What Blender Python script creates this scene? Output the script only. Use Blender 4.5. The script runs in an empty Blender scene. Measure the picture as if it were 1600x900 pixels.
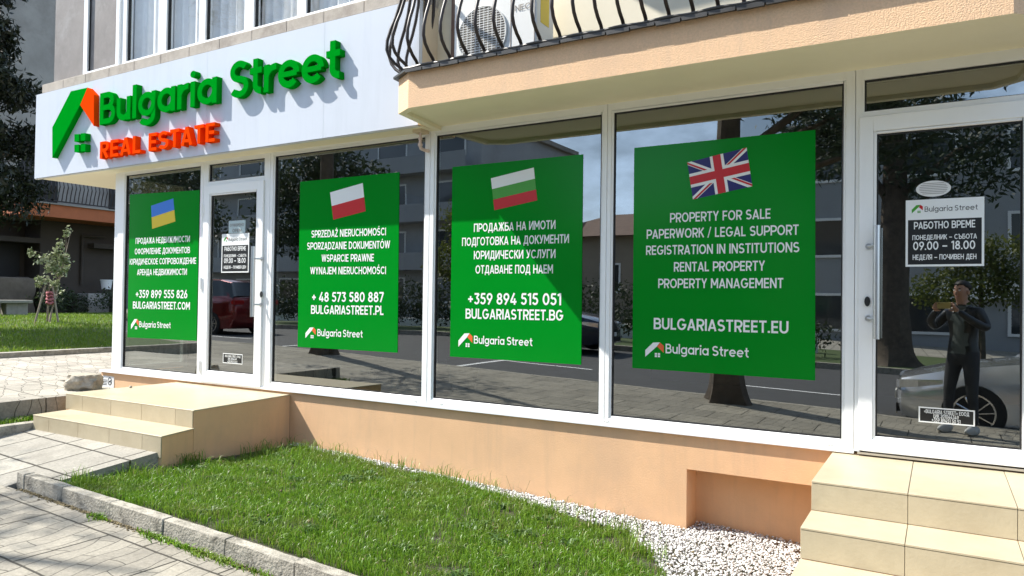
import bpy, bmesh, math, random
import numpy as np
from mathutils import Vector, Matrix, noise
R_ = math.radians
random.seed(7)
rng = np.random.default_rng(11)
SC = bpy.context.scene
COL = SC.collection

# ------------------------------------------------------------------ camera
FPX, YAW, PITCH, ROLL = 1131.5, .53415, .016143, .0133
CAMP = Vector((0, -4.9, 1.6))
cF = Vector((-math.sin(YAW) * math.cos(PITCH), math.cos(YAW) * math.cos(PITCH), math.sin(PITCH)))
r0 = Vector((math.cos(YAW), math.sin(YAW), 0)); u0 = r0.cross(cF)
cR = math.cos(ROLL) * r0 + math.sin(ROLL) * u0
cU = -math.sin(ROLL) * r0 + math.cos(ROLL) * u0
cam = bpy.data.cameras.new('camera'); camo = bpy.data.objects.new('camera', cam); COL.objects.link(camo)
cam.lens = 36 * FPX / 1600; cam.sensor_width = 36; cam.clip_start = .005; cam.clip_end = 2000
camo.matrix_world = Matrix(((cR.x, cU.x, -cF.x, CAMP.x), (cR.y, cU.y, -cF.y, CAMP.y), (cR.z, cU.z, -cF.z, CAMP.z), (0, 0, 0, 1)))
SC.camera = camo

# ------------------------------------------------------------------ light
SUNL = Vector((2.45, 1.0, -3.0)).normalized()          # the way the light travels
w = bpy.data.worlds.new('World'); SC.world = w; w.use_nodes = True
nt = w.node_tree; bg = nt.nodes['Background']
sky = nt.nodes.new('ShaderNodeTexSky'); sky.sky_type = 'NISHITA'; sky.sun_disc = False
sky.sun_elevation = math.asin(-SUNL.z); sky.sun_rotation = math.atan2(-SUNL.x, -SUNL.y)
sky.air_density = 1.0; sky.dust_density = 1.2; sky.ozone_density = 1.2
tc = nt.nodes.new('ShaderNodeTexCoord')
mp = nt.nodes.new('ShaderNodeMapping'); mp.inputs['Scale'].default_value = (2.2, 2.2, 5.0); mp.inputs['Location'].default_value = (9.59, 4.97, 2.31)
nz = nt.nodes.new('ShaderNodeTexNoise'); nz.inputs['Scale'].default_value = 1.6; nz.inputs['Detail'].default_value = 7
nz.inputs['Roughness'].default_value = .58
cr = nt.nodes.new('ShaderNodeValToRGB'); cr.color_ramp.elements[0].position = .43; cr.color_ramp.elements[1].position = .72
mx = nt.nodes.new('ShaderNodeMix'); mx.data_type = 'RGBA'
mx.inputs[7].default_value = (11, 14.5, 20, 1)
nt.links.new(tc.outputs['Generated'], mp.inputs['Vector']); nt.links.new(mp.outputs[0], nz.inputs['Vector'])
nt.links.new(nz.outputs['Fac'], cr.inputs[0]); nt.links.new(cr.outputs[0], mx.inputs[0])
nt.links.new(sky.outputs[0], mx.inputs[6]); nt.links.new(mx.outputs[2], bg.inputs['Color'])
bg.inputs['Strength'].default_value = .095
sl = bpy.data.lights.new('sun', 'SUN'); sl.energy = 5.0; sl.angle = R_(.5); sl.color = (1, .955, .88)
so = bpy.data.objects.new('sun', sl); COL.objects.link(so); so.rotation_euler = SUNL.to_track_quat('-Z', 'Y').to_euler()
so.location = (-20, -10, 30)
VS = SC.view_settings
SC.display_settings.display_device = 'sRGB'
VS.view_transform = 'Standard'; VS.look = 'None'; VS.gamma = 1; VS.use_curve_mapping = False; VS.exposure = 1.0
SC.render.engine = 'CYCLES'
SC.cycles.max_bounces = 9; SC.cycles.diffuse_bounces = 4; SC.cycles.glossy_bounces = 4
SC.cycles.transparent_max_bounces = 16; SC.cycles.transmission_bounces = 4
SC.cycles.caustics_reflective = False; SC.cycles.caustics_refractive = False
SC.cycles.sample_clamp_indirect = 6
SC.cycles.use_denoising = True

# ------------------------------------------------------------------ helpers
def at(px, py, X=None, Y=None, Z=None):
    "the world point on a given real plane that stands at this place of the 1600x900 photograph"
    d = cF + cR * ((px - 800) / FPX) - cU * ((py - 450) / FPX)
    if Y is not None: t = (Y - CAMP.y) / d.y
    elif Z is not None: t = (Z - CAMP.z) / d.z
    else: t = (X - CAMP.x) / d.x
    return CAMP + d * t

def tag(o, label=None, cat=None, group=None, kind=None):
    if label: o['label'] = label
    if cat: o['category'] = cat
    if group: o['group'] = group
    if kind: o['kind'] = kind
    return o
def empty(name, loc=(0, 0, 0), label=None, cat=None, group=None, rz=0):
    o = bpy.data.objects.new(name, None); COL.objects.link(o); o.location = loc; o.rotation_euler = (0, 0, rz)
    o.empty_display_size = .1
    return tag(o, label, cat, group)

class MB:
    def __init__(s): s.v = []; s.f = []; s.m = []
    def add(s, vs, fs, mi=0):
        b = len(s.v); s.v += [tuple(v) for v in vs]
        for f in fs: s.f.append(tuple(b + i for i in f)); s.m.append(mi)
        return s
    def box(s, a, b, mi=0):
        x0, x1 = sorted((a[0], b[0])); y0, y1 = sorted((a[1], b[1])); z0, z1 = sorted((a[2], b[2]))
        vs = [(x0, y0, z0), (x1, y0, z0), (x1, y1, z0), (x0, y1, z0), (x0, y0, z1), (x1, y0, z1), (x1, y1, z1), (x0, y1, z1)]
        return s.add(vs, [(0, 3, 2, 1), (4, 5, 6, 7), (0, 1, 5, 4), (1, 2, 6, 5), (2, 3, 7, 6), (3, 0, 4, 7)], mi)
    def prism(s, poly, o, a, b, ext, mi=0):
        "2-D polygon poly in the frame (origin o, axes a and b) pushed along ext"
        o, a, b, e = Vector(o), Vector(a), Vector(b), Vector(ext)
        n = len(poly); bot = [o + a * p[0] + b * p[1] for p in poly]; top = [p + e for p in bot]
        ar = sum(poly[i][0] * poly[(i + 1) % n][1] - poly[(i + 1) % n][0] * poly[i][1] for i in range(n))
        flip = (ar > 0) == (a.cross(b).dot(e) > 0)
        fs = [tuple(range(n)), tuple(range(2 * n - 1, n - 1, -1))] + [((i + 1) % n, i, n + i, n + (i + 1) % n) for i in range(n)]
        if flip: fs = [f[::-1] for f in fs]
        return s.add(bot + top, fs, mi)
    def zprism(s, poly, z0, z1, mi=0): return s.prism(poly, (0, 0, z0), (1, 0, 0), (0, 1, 0), (0, 0, z1 - z0), mi)
    def yprism(s, poly, y0, y1, mi=0): return s.prism(poly, (0, y0, 0), (1, 0, 0), (0, 0, 1), (0, y1 - y0, 0), mi)
    def tube(s, pts, r, n=8, mi=0, cap=True):
        pts = [Vector(p) for p in pts]; rs = r if isinstance(r, (list, tuple)) else [r] * len(pts)
        prev = None; rings = []
        for i, p in enumerate(pts):
            t = (pts[min(i + 1, len(pts) - 1)] - pts[max(i - 1, 0)]).normalized()
            if prev is None:
                u = t.cross(Vector((0, 0, 1)))
                if u.length < 1e-3: u = Vector((1, 0, 0))
            else: u = prev - t * prev.dot(t)
            u.normalize(); prev = u; v = t.cross(u)
            rings.append([p + (u * math.cos(2 * math.pi * k / n) + v * math.sin(2 * math.pi * k / n)) * rs[i] for k in range(n)])
        vs = [q for ring in rings for q in ring]; fs = []
        for i in range(len(pts) - 1):
            for k in range(n):
                k2 = (k + 1) % n; fs.append((i * n + k, i * n + k2, (i + 1) * n + k2, (i + 1) * n + k))
        if cap: fs += [tuple(range(n - 1, -1, -1)), tuple((len(pts) - 1) * n + k for k in range(n))]
        return s.add(vs, fs, mi)
    def lathe(s, prof, c=(0, 0, 0), n=24, axis='z', mi=0):
        c = Vector(c); vs = []
        for r, h in prof:
            for k in range(n):
                a = 2 * math.pi * k / n; x, y = r * math.cos(a), r * math.sin(a)
                vs.append(c + (Vector((x, y, h)) if axis == 'z' else Vector((x, h, y)) if axis == 'y' else Vector((h, x, y))))
        fs = [(i * n + k, i * n + (k + 1) % n, (i + 1) * n + (k + 1) % n, (i + 1) * n + k) for i in range(len(prof) - 1) for k in range(n)]
        fs += [tuple(range(n - 1, -1, -1)), tuple((len(prof) - 1) * n + k for k in range(n))]
        return s.add(vs, fs, mi)
    def ring(s, o, i, y0, y1, mi=0):
        "rectangular frame lying in the facade: outer rect o, inner rect i = (x0,x1,z0,z1), depth y0..y1"
        for (a, b, c, d) in ((o[0], i[0], o[2], o[3]), (i[1], o[1], o[2], o[3]), (i[0], i[1], o[2], i[2]), (i[0], i[1], i[3], o[3])):
            if b - a > 1e-4 and d - c > 1e-4: s.box((a, y0, c), (b, y1, d), mi)
        return s
    def build(s, name, mats, parent=None, smooth=False, bevel=0, seg=2):
        me = bpy.data.meshes.new(name); me.from_pydata(s.v, [], s.f)
        for m in (mats if isinstance(mats, (list, tuple)) else [mats]): me.materials.append(m)
        me.polygons.foreach_set('material_index', s.m); me.update()
        o = bpy.data.objects.new(name, me); COL.objects.link(o)
        if bevel:
            bm = bmesh.new(); bm.from_mesh(me)
            bmesh.ops.remove_doubles(bm, verts=bm.verts, dist=1e-5)
            bmesh.ops.recalc_face_normals(bm, faces=bm.faces)
            ed = [e for e in bm.edges if len(e.link_faces) == 2 and e.calc_face_angle(0) > .5]
            bmesh.ops.bevel(bm, geom=ed, offset=bevel, segments=seg, profile=.6, affect='EDGES', clamp_overlap=True)
            bm.to_mesh(me); bm.free()
        if smooth: set_smooth(me, smooth)
        if parent is not None: put(o, parent)
        return o

def put(o, parent):
    "make o a child of parent without moving it (o is built in world space)"
    o.parent = parent
    m = Matrix.Identity(4); p = parent; chain = []
    while p is not None: chain.append(p); p = p.parent
    for q in reversed(chain): m = m @ q.matrix_parent_inverse @ (Matrix.LocRotScale(q.location, q.rotation_euler, q.scale))
    o.matrix_parent_inverse = m.inverted()

def set_smooth(me, ang=True):
    me.polygons.foreach_set('use_smooth', [True] * len(me.polygons))
    if ang is not True:
        bm = bmesh.new(); bm.from_mesh(me)
        for e in bm.edges:
            if len(e.link_faces) == 2 and e.calc_face_angle(0) > ang: e.smooth = False
        bm.to_mesh(me); bm.free()

def npmesh(name, V, F, mats, parent=None, mi=None):
    "fast mesh from numpy: V (n,3), F (m,k)"
    me = bpy.data.meshes.new(name); V = np.asarray(V, np.float32); F = np.asarray(F, np.int32)
    m, k = F.shape
    me.vertices.add(len(V)); me.vertices.foreach_set('co', V.ravel())
    me.loops.add(m * k); me.loops.foreach_set('vertex_index', F.ravel())
    me.polygons.add(m); me.polygons.foreach_set('loop_start', np.arange(0, m * k, k, dtype=np.int32))
    me.polygons.foreach_set('loop_total', np.full(m, k, np.int32))
    for q in (mats if isinstance(mats, (list, tuple)) else [mats]): me.materials.append(q)
    if mi is not None: me.polygons.foreach_set('material_index', np.asarray(mi, np.int32))
    me.update(calc_edges=True); me.validate()
    o = bpy.data.objects.new(name, me); COL.objects.link(o)
    if parent is not None: put(o, parent)
    return o

# ------------------------------------------------------------------ materials
def new_mat(name):
    m = bpy.data.materials.new(name); m.use_nodes = True
    return m, m.node_tree, m.node_tree.nodes['Principled BSDF']
def nd(t, kind, **kw):
    n = t.nodes.new(kind)
    for k, v in kw.items():
        if k in n.inputs.keys(): n.inputs[k].default_value = v
        else: setattr(n, k, v)
    return n
def mat(name, col, rough=.6, var=.12, vscale=6., bump=0., bscale=60., metal=0., spec=.5, stain=None, sscale=2.2, coat=0., streak=None, tiles=0.):
    "Principled with mottled colour, optional fine bump and blotchy stains, all in object space"
    m, t, b = new_mat(name)
    b.inputs['Roughness'].default_value = rough; b.inputs['Metallic'].default_value = metal
    b.inputs['Specular IOR Level'].default_value = spec; b.inputs['Coat Weight'].default_value = coat
    c = (*col, 1)
    co = nd(t, 'ShaderNodeTexCoord')
    if var:
        n = nd(t, 'ShaderNodeTexNoise', Scale=vscale, Detail=6., Roughness=.65); t.links.new(co.outputs['Object'], n.inputs['Vector'])
        r = nd(t, 'ShaderNodeMapRange'); r.inputs[1].default_value = .25; r.inputs[2].default_value = .75
        r.inputs[3].default_value = 1 - var; r.inputs[4].default_value = 1 + var
        t.links.new(n.outputs['Fac'], r.inputs[0])
        h = nd(t, 'ShaderNodeMix', data_type='RGBA', blend_type='MULTIPLY'); h.inputs[0].default_value = 1
        h.inputs[6].default_value = c; t.links.new(r.outputs[0], h.inputs[7])
        out = h.outputs[2]
        if streak:                                # rain streaks: stains drawn out down the wall
            ms_ = nd(t, 'ShaderNodeMapping'); ms_.inputs['Scale'].default_value = (5.5, 5.5, .55); t.links.new(co.outputs['Object'], ms_.inputs['Vector'])
            n3 = nd(t, 'ShaderNodeTexNoise', Scale=1.6, Detail=6., Roughness=.7); t.links.new(ms_.outputs[0], n3.inputs['Vector'])
            r3 = nd(t, 'ShaderNodeMapRange'); r3.inputs[1].default_value = .5; r3.inputs[2].default_value = .8; r3.inputs[3].default_value = 0; r3.inputs[4].default_value = .55; t.links.new(n3.outputs['Fac'], r3.inputs[0])
            h3 = nd(t, 'ShaderNodeMix', data_type='RGBA'); t.links.new(r3.outputs[0], h3.inputs[0]); t.links.new(out, h3.inputs[6]); h3.inputs[7].default_value = (*streak, 1); out = h3.outputs[2]
        if stain:
            n2 = nd(t, 'ShaderNodeTexNoise', Scale=sscale, Detail=8., Roughness=.7); t.links.new(co.outputs['Object'], n2.inputs['Vector'])
            rp = nd(t, 'ShaderNodeValToRGB'); rp.color_ramp.elements[0].position = .5; rp.color_ramp.elements[1].position = .72
            t.links.new(n2.outputs['Fac'], rp.inputs[0])
            h2 = nd(t, 'ShaderNodeMix', data_type='RGBA'); t.links.new(rp.outputs[0], h2.inputs[0])
            t.links.new(out, h2.inputs[6]); h2.inputs[7].default_value = (*stain, 1); out = h2.outputs[2]
        t.links.new(out, b.inputs['Base Color'])
    else: b.inputs['Base Color'].default_value = c
    if tiles:                                     # every tile of the batch a little lighter or darker
        g = nd(t, 'ShaderNodeNewGeometry'); r4 = nd(t, 'ShaderNodeMapRange'); r4.inputs[3].default_value = 1 - tiles; r4.inputs[4].default_value = 1 + tiles; t.links.new(g.outputs['Random Per Island'], r4.inputs[0])
        h4 = nd(t, 'ShaderNodeMix', data_type='RGBA', blend_type='MULTIPLY'); h4.inputs[0].default_value = 1; t.links.new(out, h4.inputs[6]); t.links.new(r4.outputs[0], h4.inputs[7]); t.links.new(h4.outputs[2], b.inputs['Base Color'])
    if bump:
        n = nd(t, 'ShaderNodeTexNoise', Scale=bscale, Detail=4.); t.links.new(co.outputs['Object'], n.inputs['Vector'])
        bp = nd(t, 'ShaderNodeBump', Strength=bump, Distance=.01); t.links.new(n.outputs['Fac'], bp.inputs['Height'])
        t.links.new(bp.outputs[0], b.inputs['Normal'])
    return m

def glass_mat(name, tint=(.5, .54, .52), base=.10, gain=1.7, wave=.0):
    m, t, b = new_mat(name); t.nodes.remove(b)
    out = t.nodes['Material Output']
    tr = nd(t, 'ShaderNodeBsdfTransparent'); tr.inputs[0].default_value = (*tint, 1)
    gl = nd(t, 'ShaderNodeBsdfGlossy'); gl.inputs['Roughness'].default_value = 0.0; gl.inputs['Color'].default_value = (.97, 1, .98, 1)
    fr = nd(t, 'ShaderNodeFresnel', IOR=1.5)      # a thin pane reflects alike from both sides
    ge = nd(t, 'ShaderNodeNewGeometry'); io = nd(t, 'ShaderNodeMath', operation='MULTIPLY_ADD'); io.inputs[1].default_value = 1 / 1.5 - 1.5; io.inputs[2].default_value = 1.5
    t.links.new(ge.outputs['Backfacing'], io.inputs[0]); t.links.new(io.outputs[0], fr.inputs['IOR'])
    ma = nd(t, 'ShaderNodeMath', operation='MULTIPLY_ADD'); ma.inputs[1].default_value = gain; ma.inputs[2].default_value = base
    ma.use_clamp = True
    t.links.new(fr.outputs[0], ma.inputs[0])
    mi = nd(t, 'ShaderNodeMixShader'); t.links.new(ma.outputs[0], mi.inputs[0]); t.links.new(tr.outputs[0], mi.inputs[1]); t.links.new(gl.outputs[0], mi.inputs[2])
    t.links.new(mi.outputs[0], out.inputs[0])
    if wave:
        co = nd(t, 'ShaderNodeTexCoord'); n = nd(t, 'ShaderNodeTexNoise', Scale=1.3, Detail=1.); t.links.new(co.outputs['Object'], n.inputs['Vector'])
        bp = nd(t, 'ShaderNodeBump', Strength=1.0, Distance=wave); t.links.new(n.outputs['Fac'], bp.inputs['Height']); t.links.new(bp.outputs[0], gl.inputs['Normal'])
    return m

def leaf_mat(name, c1, c2, trans=.35, rough=.55, patch=None):
    m, t, b = new_mat(name); out = t.nodes['Material Output']
    g = nd(t, 'ShaderNodeNewGeometry'); rp = nd(t, 'ShaderNodeValToRGB')
    rp.color_ramp.elements[0].color = (*c1, 1); rp.color_ramp.elements[1].color = (*c2, 1)
    t.links.new(g.outputs['Random Per Island'], rp.inputs[0]); t.links.new(rp.outputs[0], b.inputs['Base Color'])
    col = rp.outputs[0]
    if patch:                                     # drier, yellower patches of growth
        co = nd(t, 'ShaderNodeTexCoord'); nn = nd(t, 'ShaderNodeTexNoise', Scale=2.6, Detail=4., Roughness=.6); t.links.new(co.outputs['Object'], nn.inputs['Vector'])
        rr = nd(t, 'ShaderNodeMapRange'); rr.inputs[1].default_value = .45; rr.inputs[2].default_value = .68; rr.inputs[3].default_value = 0; rr.inputs[4].default_value = .6; t.links.new(nn.outputs['Fac'], rr.inputs[0])
        mp_ = nd(t, 'ShaderNodeMix', data_type='RGBA'); t.links.new(rr.outputs[0], mp_.inputs[0]); t.links.new(col, mp_.inputs[6]); mp_.inputs[7].default_value = (*patch, 1); col = mp_.outputs[2]
        rd = nd(t, 'ShaderNodeMath', operation='GREATER_THAN'); rd.inputs[1].default_value = .965; t.links.new(g.outputs['Random Per Island'], rd.inputs[0])
        md = nd(t, 'ShaderNodeMix', data_type='RGBA'); t.links.new(rd.outputs[0], md.inputs[0]); t.links.new(col, md.inputs[6]); md.inputs[7].default_value = (.36, .31, .15, 1); col = md.outputs[2]
        t.links.new(col, b.inputs['Base Color'])
    b.inputs['Roughness'].default_value = rough; b.inputs['Specular IOR Level'].default_value = .35
    tl = nd(t, 'ShaderNodeBsdfTranslucent'); t.links.new(col, tl.inputs[0])
    mi = nd(t, 'ShaderNodeMixShader'); mi.inputs[0].default_value = trans
    t.links.new(b.outputs[0], mi.inputs[1]); t.links.new(tl.outputs[0], mi.inputs[2]); t.links.new(mi.outputs[0], out.inputs[0])
    return m

def paving_mat(name, col, bw, bh, joint, crazy=None, rot=0., off=.5, dark=(.05, .045, .035), jit=.16, stain=(.16, .145, .12)):
    "stone slabs: brick joints, tone per slab, fine crazy-paving lines pressed into each slab, dirt"
    m, t, b = new_mat(name); b.inputs['Roughness'].default_value = .85; b.inputs['Specular IOR Level'].default_value = .25
    co = nd(t, 'ShaderNodeTexCoord'); mp = nd(t, 'ShaderNodeMapping'); mp.inputs['Rotation'].default_value = (0, 0, rot)
    t.links.new(co.outputs['Object'], mp.inputs['Vector'])
    def brick(wd, ht, ms, src, o=off):
        n = nd(t, 'ShaderNodeTexBrick'); n.inputs['Scale'].default_value = 1; n.inputs['Brick Width'].default_value = wd
        n.inputs['Row Height'].default_value = ht; n.inputs['Mortar Size'].default_value = ms; n.inputs['Mortar Smooth'].default_value = .35
        n.offset = o; n.inputs['Color1'].default_value = (1 - jit, 1 - jit, 1 - jit, 1); n.inputs['Color2'].default_value = (1 + jit * .6, 1 + jit * .6, 1 + jit * .55, 1)
        n.inputs['Mortar'].default_value = (1, 1, 1, 1)
        t.links.new(src, n.inputs['Vector']); return n
    nw = nd(t, 'ShaderNodeTexNoise', Scale=9., Detail=2.); t.links.new(co.outputs['Object'], nw.inputs['Vector'])
    ws = nd(t, 'ShaderNodeVectorMath', operation='SCALE'); ws.inputs['Scale'].default_value = .012; t.links.new(nw.outputs['Color'], ws.inputs[0])
    wa = nd(t, 'ShaderNodeVectorMath', operation='ADD'); t.links.new(mp.outputs[0], wa.inputs[0]); t.links.new(ws.outputs[0], wa.inputs[1])
    B1 = brick(bw, bh, joint, wa.outputs[0])
    n1 = nd(t, 'ShaderNodeTexNoise', Scale=2.4, Detail=9., Roughness=.72); t.links.new(co.outputs['Object'], n1.inputs['Vector'])
    n2 = nd(t, 'ShaderNodeTexNoise', Scale=55., Detail=4., Roughness=.7); t.links.new(co.outputs['Object'], n2.inputs['Vector'])
    base = nd(t, 'ShaderNodeMix', data_type='RGBA', blend_type='MULTIPLY'); base.inputs[0].default_value = 1
    base.inputs[6].default_value = (*col, 1); t.links.new(B1.outputs['Color'], base.inputs[7])
    r1 = nd(t, 'ShaderNodeValToRGB'); r1.color_ramp.elements[0].position = .47; r1.color_ramp.elements[1].position = .75
    r1.color_ramp.elements[1].color = (.75, .75, .75, 1)
    t.links.new(n1.outputs['Fac'], r1.inputs[0])
    d1 = nd(t, 'ShaderNodeMix', data_type='RGBA'); t.links.new(r1.outputs[0], d1.inputs[0]); t.links.new(base.outputs[2], d1.inputs[6]); d1.inputs[7].default_value = (*stain, 1)
    r2 = nd(t, 'ShaderNodeMapRange'); r2.inputs[1].default_value = .3; r2.inputs[2].default_value = .7; r2.inputs[3].default_value = .78; r2.inputs[4].default_value = 1.18
    t.links.new(n2.outputs['Fac'], r2.inputs[0])
    d2 = nd(t, 'ShaderNodeMix', data_type='RGBA', blend_type='MULTIPLY'); d2.inputs[0].default_value = 1; t.links.new(d1.outputs[2], d2.inputs[6]); t.links.new(r2.outputs[0], d2.inputs[7])
    last, jf = d2.outputs[2], B1.outputs['Fac']
    if crazy:
        nb = nd(t, 'ShaderNodeTexNoise', Scale=3.2, Detail=1.); t.links.new(co.outputs['Object'], nb.inputs['Vector'])
        s2 = nd(t, 'ShaderNodeVectorMath', operation='SCALE'); s2.inputs['Scale'].default_value = .16; t.links.new(nb.outputs['Color'], s2.inputs[0])
        a2 = nd(t, 'ShaderNodeVectorMath', operation='ADD'); t.links.new(mp.outputs[0], a2.inputs[0]); t.links.new(s2.outputs[0], a2.inputs[1])
        m2 = nd(t, 'ShaderNodeMapping'); m2.inputs['Rotation'].default_value = (0, 0, crazy[2]); t.links.new(a2.outputs[0], m2.inputs['Vector'])
        B2 = brick(crazy[0], crazy[1], .0035, m2.outputs[0], .37); B2.inputs['Mortar Smooth'].default_value = .6
        mxx = nd(t, 'ShaderNodeMath', operation='MULTIPLY'); mxx.inputs[1].default_value = .85; t.links.new(B2.outputs['Fac'], mxx.inputs[0])
        tone = nd(t, 'ShaderNodeMix', data_type='RGBA', blend_type='MULTIPLY'); tone.inputs[0].default_value = .55; t.links.new(last, tone.inputs[6]); t.links.new(B2.outputs['Color'], tone.inputs[7]); last = tone.outputs[2]
        mm = nd(t, 'ShaderNodeMath', operation='MAXIMUM'); t.links.new(jf, mm.inputs[0]); t.links.new(mxx.outputs[0], mm.inputs[1]); jf = mm.outputs[0]
    fin = nd(t, 'ShaderNodeMix', data_type='RGBA'); t.links.new(jf, fin.inputs[0]); t.links.new(last, fin.inputs[6]); fin.inputs[7].default_value = (*dark, 1)
    t.links.new(fin.outputs[2], b.inputs['Base Color'])
    hh = nd(t, 'ShaderNodeMath', operation='MULTIPLY_ADD'); hh.inputs[1].default_value = -1.; t.links.new(jf, hh.inputs[0])
    sc = nd(t, 'ShaderNodeMath', operation='MULTIPLY'); sc.inputs[1].default_value = .35; t.links.new(n2.outputs['Fac'], sc.inputs[0]); t.links.new(sc.outputs[0], hh.inputs[2])
    bp = nd(t, 'ShaderNodeBump', Strength=.6, Distance=.006); t.links.new(hh.outputs[0], bp.inputs['Height']); t.links.new(bp.outputs[0], b.inputs['Normal'])
    return m

M = dict(
    peach=mat('peach_plaster', (.69, .43, .24), .85, .07, 3., .15, 90., stain=(.60, .385, .23), sscale=1.3, streak=(.50, .335, .21)),
    rough_peach=mat('peach_roughcast', (.76, .51, .31), .95, .14, 70., .5, 120., stain=(.66, .45, .29), sscale=1.6, streak=(.58, .41, .28)),
    soffit=mat('cream_soffit_paint', (.90, .84, .64), .7, .05, 1.5),
    pvc=mat('white_window_plastic', (.87, .88, .87), .32, .03, 2., spec=.5),
    gasket=mat('black_rubber', (.012, .012, .013), .5, 0),
    composite=mat('white_composite_panel', (.57, .61, .67), .45, .03, 1.4, spec=.2, streak=(.50, .54, .59)),
    green=mat('green_sign_acrylic', (.0, .26, .012), .6, .04, 3., spec=.0),
    orange=mat('orange_sign_acrylic', (.85, .058, .003), .6, .04, 3., spec=.0),
    vinyl=mat('green_poster_vinyl', (.0005, .225, .014), .18, .02, 3., spec=.16),
    vwhite=mat('white_vinyl', (.80, .82, .80), .35, 0), vblack=mat('black_vinyl', (.012, .013, .013), .35, 0),
    vred=mat('red_vinyl', (.55, .012, .014), .35, 0), vblue=mat('dark_blue_vinyl', (.012, .012, .13), .35, 0),
    vsky=mat('sky_blue_vinyl', (.01, .16, .62), .35, 0), vyellow=mat('yellow_vinyl', (.72, .52, .01), .35, 0),
    vgreen=mat('bright_green_vinyl', (.06, .33, .03), .35, 0), vorange=mat('orange_vinyl', (.75, .12, .03), .35, 0),
    vmint=mat('pale_blue_plastic', (.42, .52, .53), .4, .03),
    tile=mat('beige_step_tile', (.44, .375, .255), .4, .08, 7., .1, 60., stain=(.385, .32, .21), sscale=2.6, streak=(.40, .34, .23), tiles=.07),
    grout=mat('grey_grout', (.10, .085, .06), .9, .15, 20.),
    ledge=mat('grey_stone_ledge', (.42, .37, .31), .85, .16, 7., .3, 60., stain=(.26, .22, .18), sscale=3.),
    graypanel=mat('grey_stone_panel', (.22, .20, .185), .7, .16, 5., .08, 40., stain=(.28, .265, .25), sscale=4.),
    steel=mat('brushed_steel', (.62, .62, .62), .28, .04, 3., metal=1.),
    iron=mat('brown_black_iron', (.028, .018, .014), .42, .2, 20., spec=.5),
    flash=mat('dark_roof_flashing', (.06, .058, .055), .45, .3, 9., metal=.4),
    cream=mat('cream_wall_paint', (.78, .71, .55), .8, .05, 2.),
    kerb=mat('weathered_kerb_concrete', (.33, .305, .25), .95, .35, 12., .8, 70., stain=(.075, .068, .05), sscale=9.),
    rock=mat('rough_grey_rock', (.36, .32, .25), .9, .3, 14., 1., 30., stain=(.16, .14, .11), sscale=9.),
    soil=mat('dark_soil', (.045, .042, .022), .95, .3, 18., .8, 50.),
    asphalt=mat('asphalt', (.055, .055, .056), .85, .2, 3., .5, 150.),
    roadpaint=mat('road_paint', (.72, .72, .70), .7, .15, 12.),
    earth=mat('earth', (.12, .11, .07), .95, .3, 1.5, .3, 20.),
    turfbase=mat('turf_base', (.055, .085, .022), .95, .35, 6., .5, 40.),
    walk=paving_mat('crazy_paving_slabs', (.30, .275, .225), .62, .50, .008, (.30, .105, 1.40)),
    path=paving_mat('path_slabs', (.32, .30, .255), .43, .40, .010, None, .06, .0, jit=.16),
    terr=paving_mat('terrace_slabs', (.37, .34, .285), .55, .42, .006, (.40, .15, .35), .12),
    glass=glass_mat('shop_glass', (.34, .37, .35), .20, 1.7, .0005),
    upglass=glass_mat('upper_glass', (.90, .91, .90), .0, .9, .0008),
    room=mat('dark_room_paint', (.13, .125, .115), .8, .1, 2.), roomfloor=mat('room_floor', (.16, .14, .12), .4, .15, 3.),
    curtain=mat('grey_curtain_cloth', (.92, .91, .90), .9, .06, 12.),
    bark=mat('dark_bark', (.10, .078, .058), .95, .5, 9., 1., 22., stain=(.045, .035, .028), sscale=6.),
    needle=leaf_mat('dark_needles', (.006, .010, .005), (.016, .026, .010), .05),
    cedar=leaf_mat('cedar_needles', (.018, .034, .016), (.05, .075, .035), .2),
    leaf=leaf_mat('olive_leaves', (.06, .085, .018), (.14, .16, .035), .4),
    shrub=leaf_mat('dark_shrub_leaves', (.018, .03, .012), (.05, .07, .025), .25),
    sapleaf=leaf_mat('sapling_leaves', (.14, .19, .06), (.42, .45, .30), .3),
    grass=leaf_mat('grass_blades', (.075, .18, .010), (.21, .36, .03), .4, .34, (.20, .25, .05)),
    fgrass=leaf_mat('lawn_blades', (.10, .19, .012), (.20, .31, .03), .4, .5, (.24, .30, .05)),
    weed=leaf_mat('weed_leaves', (.05, .11, .02), (.11, .19, .05), .3, .5),
    straw=leaf_mat('dry_grass', (.22, .18, .09), (.34, .30, .16), .3),
    pebble=None,
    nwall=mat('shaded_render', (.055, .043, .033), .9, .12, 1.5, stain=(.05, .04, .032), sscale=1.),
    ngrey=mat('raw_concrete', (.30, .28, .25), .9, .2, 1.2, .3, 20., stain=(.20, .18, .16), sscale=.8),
    nstone=mat('rubble_stone', (.15, .12, .09), .95, .3, 4., 1., 8.),
    norange=mat('terracotta_paint', (.40, .12, .045), .8, .12, 3.),
    nblack=mat('dark_opening', (.015, .014, .013), .7, .1, 2.),
    bench=mat('bench_concrete', (.28, .265, .225), .9, .2, 8.),
    pink=mat('pink_cloth', (.42, .15, .17), .9, .25, 12.),
    wood=mat('grey_wood', (.30, .25, .20), .8, .25, 15.),
    white=mat('white_paint', (.78, .78, .76), .5, .05, 4.),
    offw=mat('offwhite_enamel', (.74, .74, .71), .4, .04, 3.),
    pipe=mat('pale_pink_pipe', (.66, .53, .47), .45, .1, 6.),
    brown=mat('brown_shutter', (.14, .085, .06), .6, .2, 8.),
    beigepil=mat('beige_pilaster', (.60, .50, .36), .85, .1, 5.),
)
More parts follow.
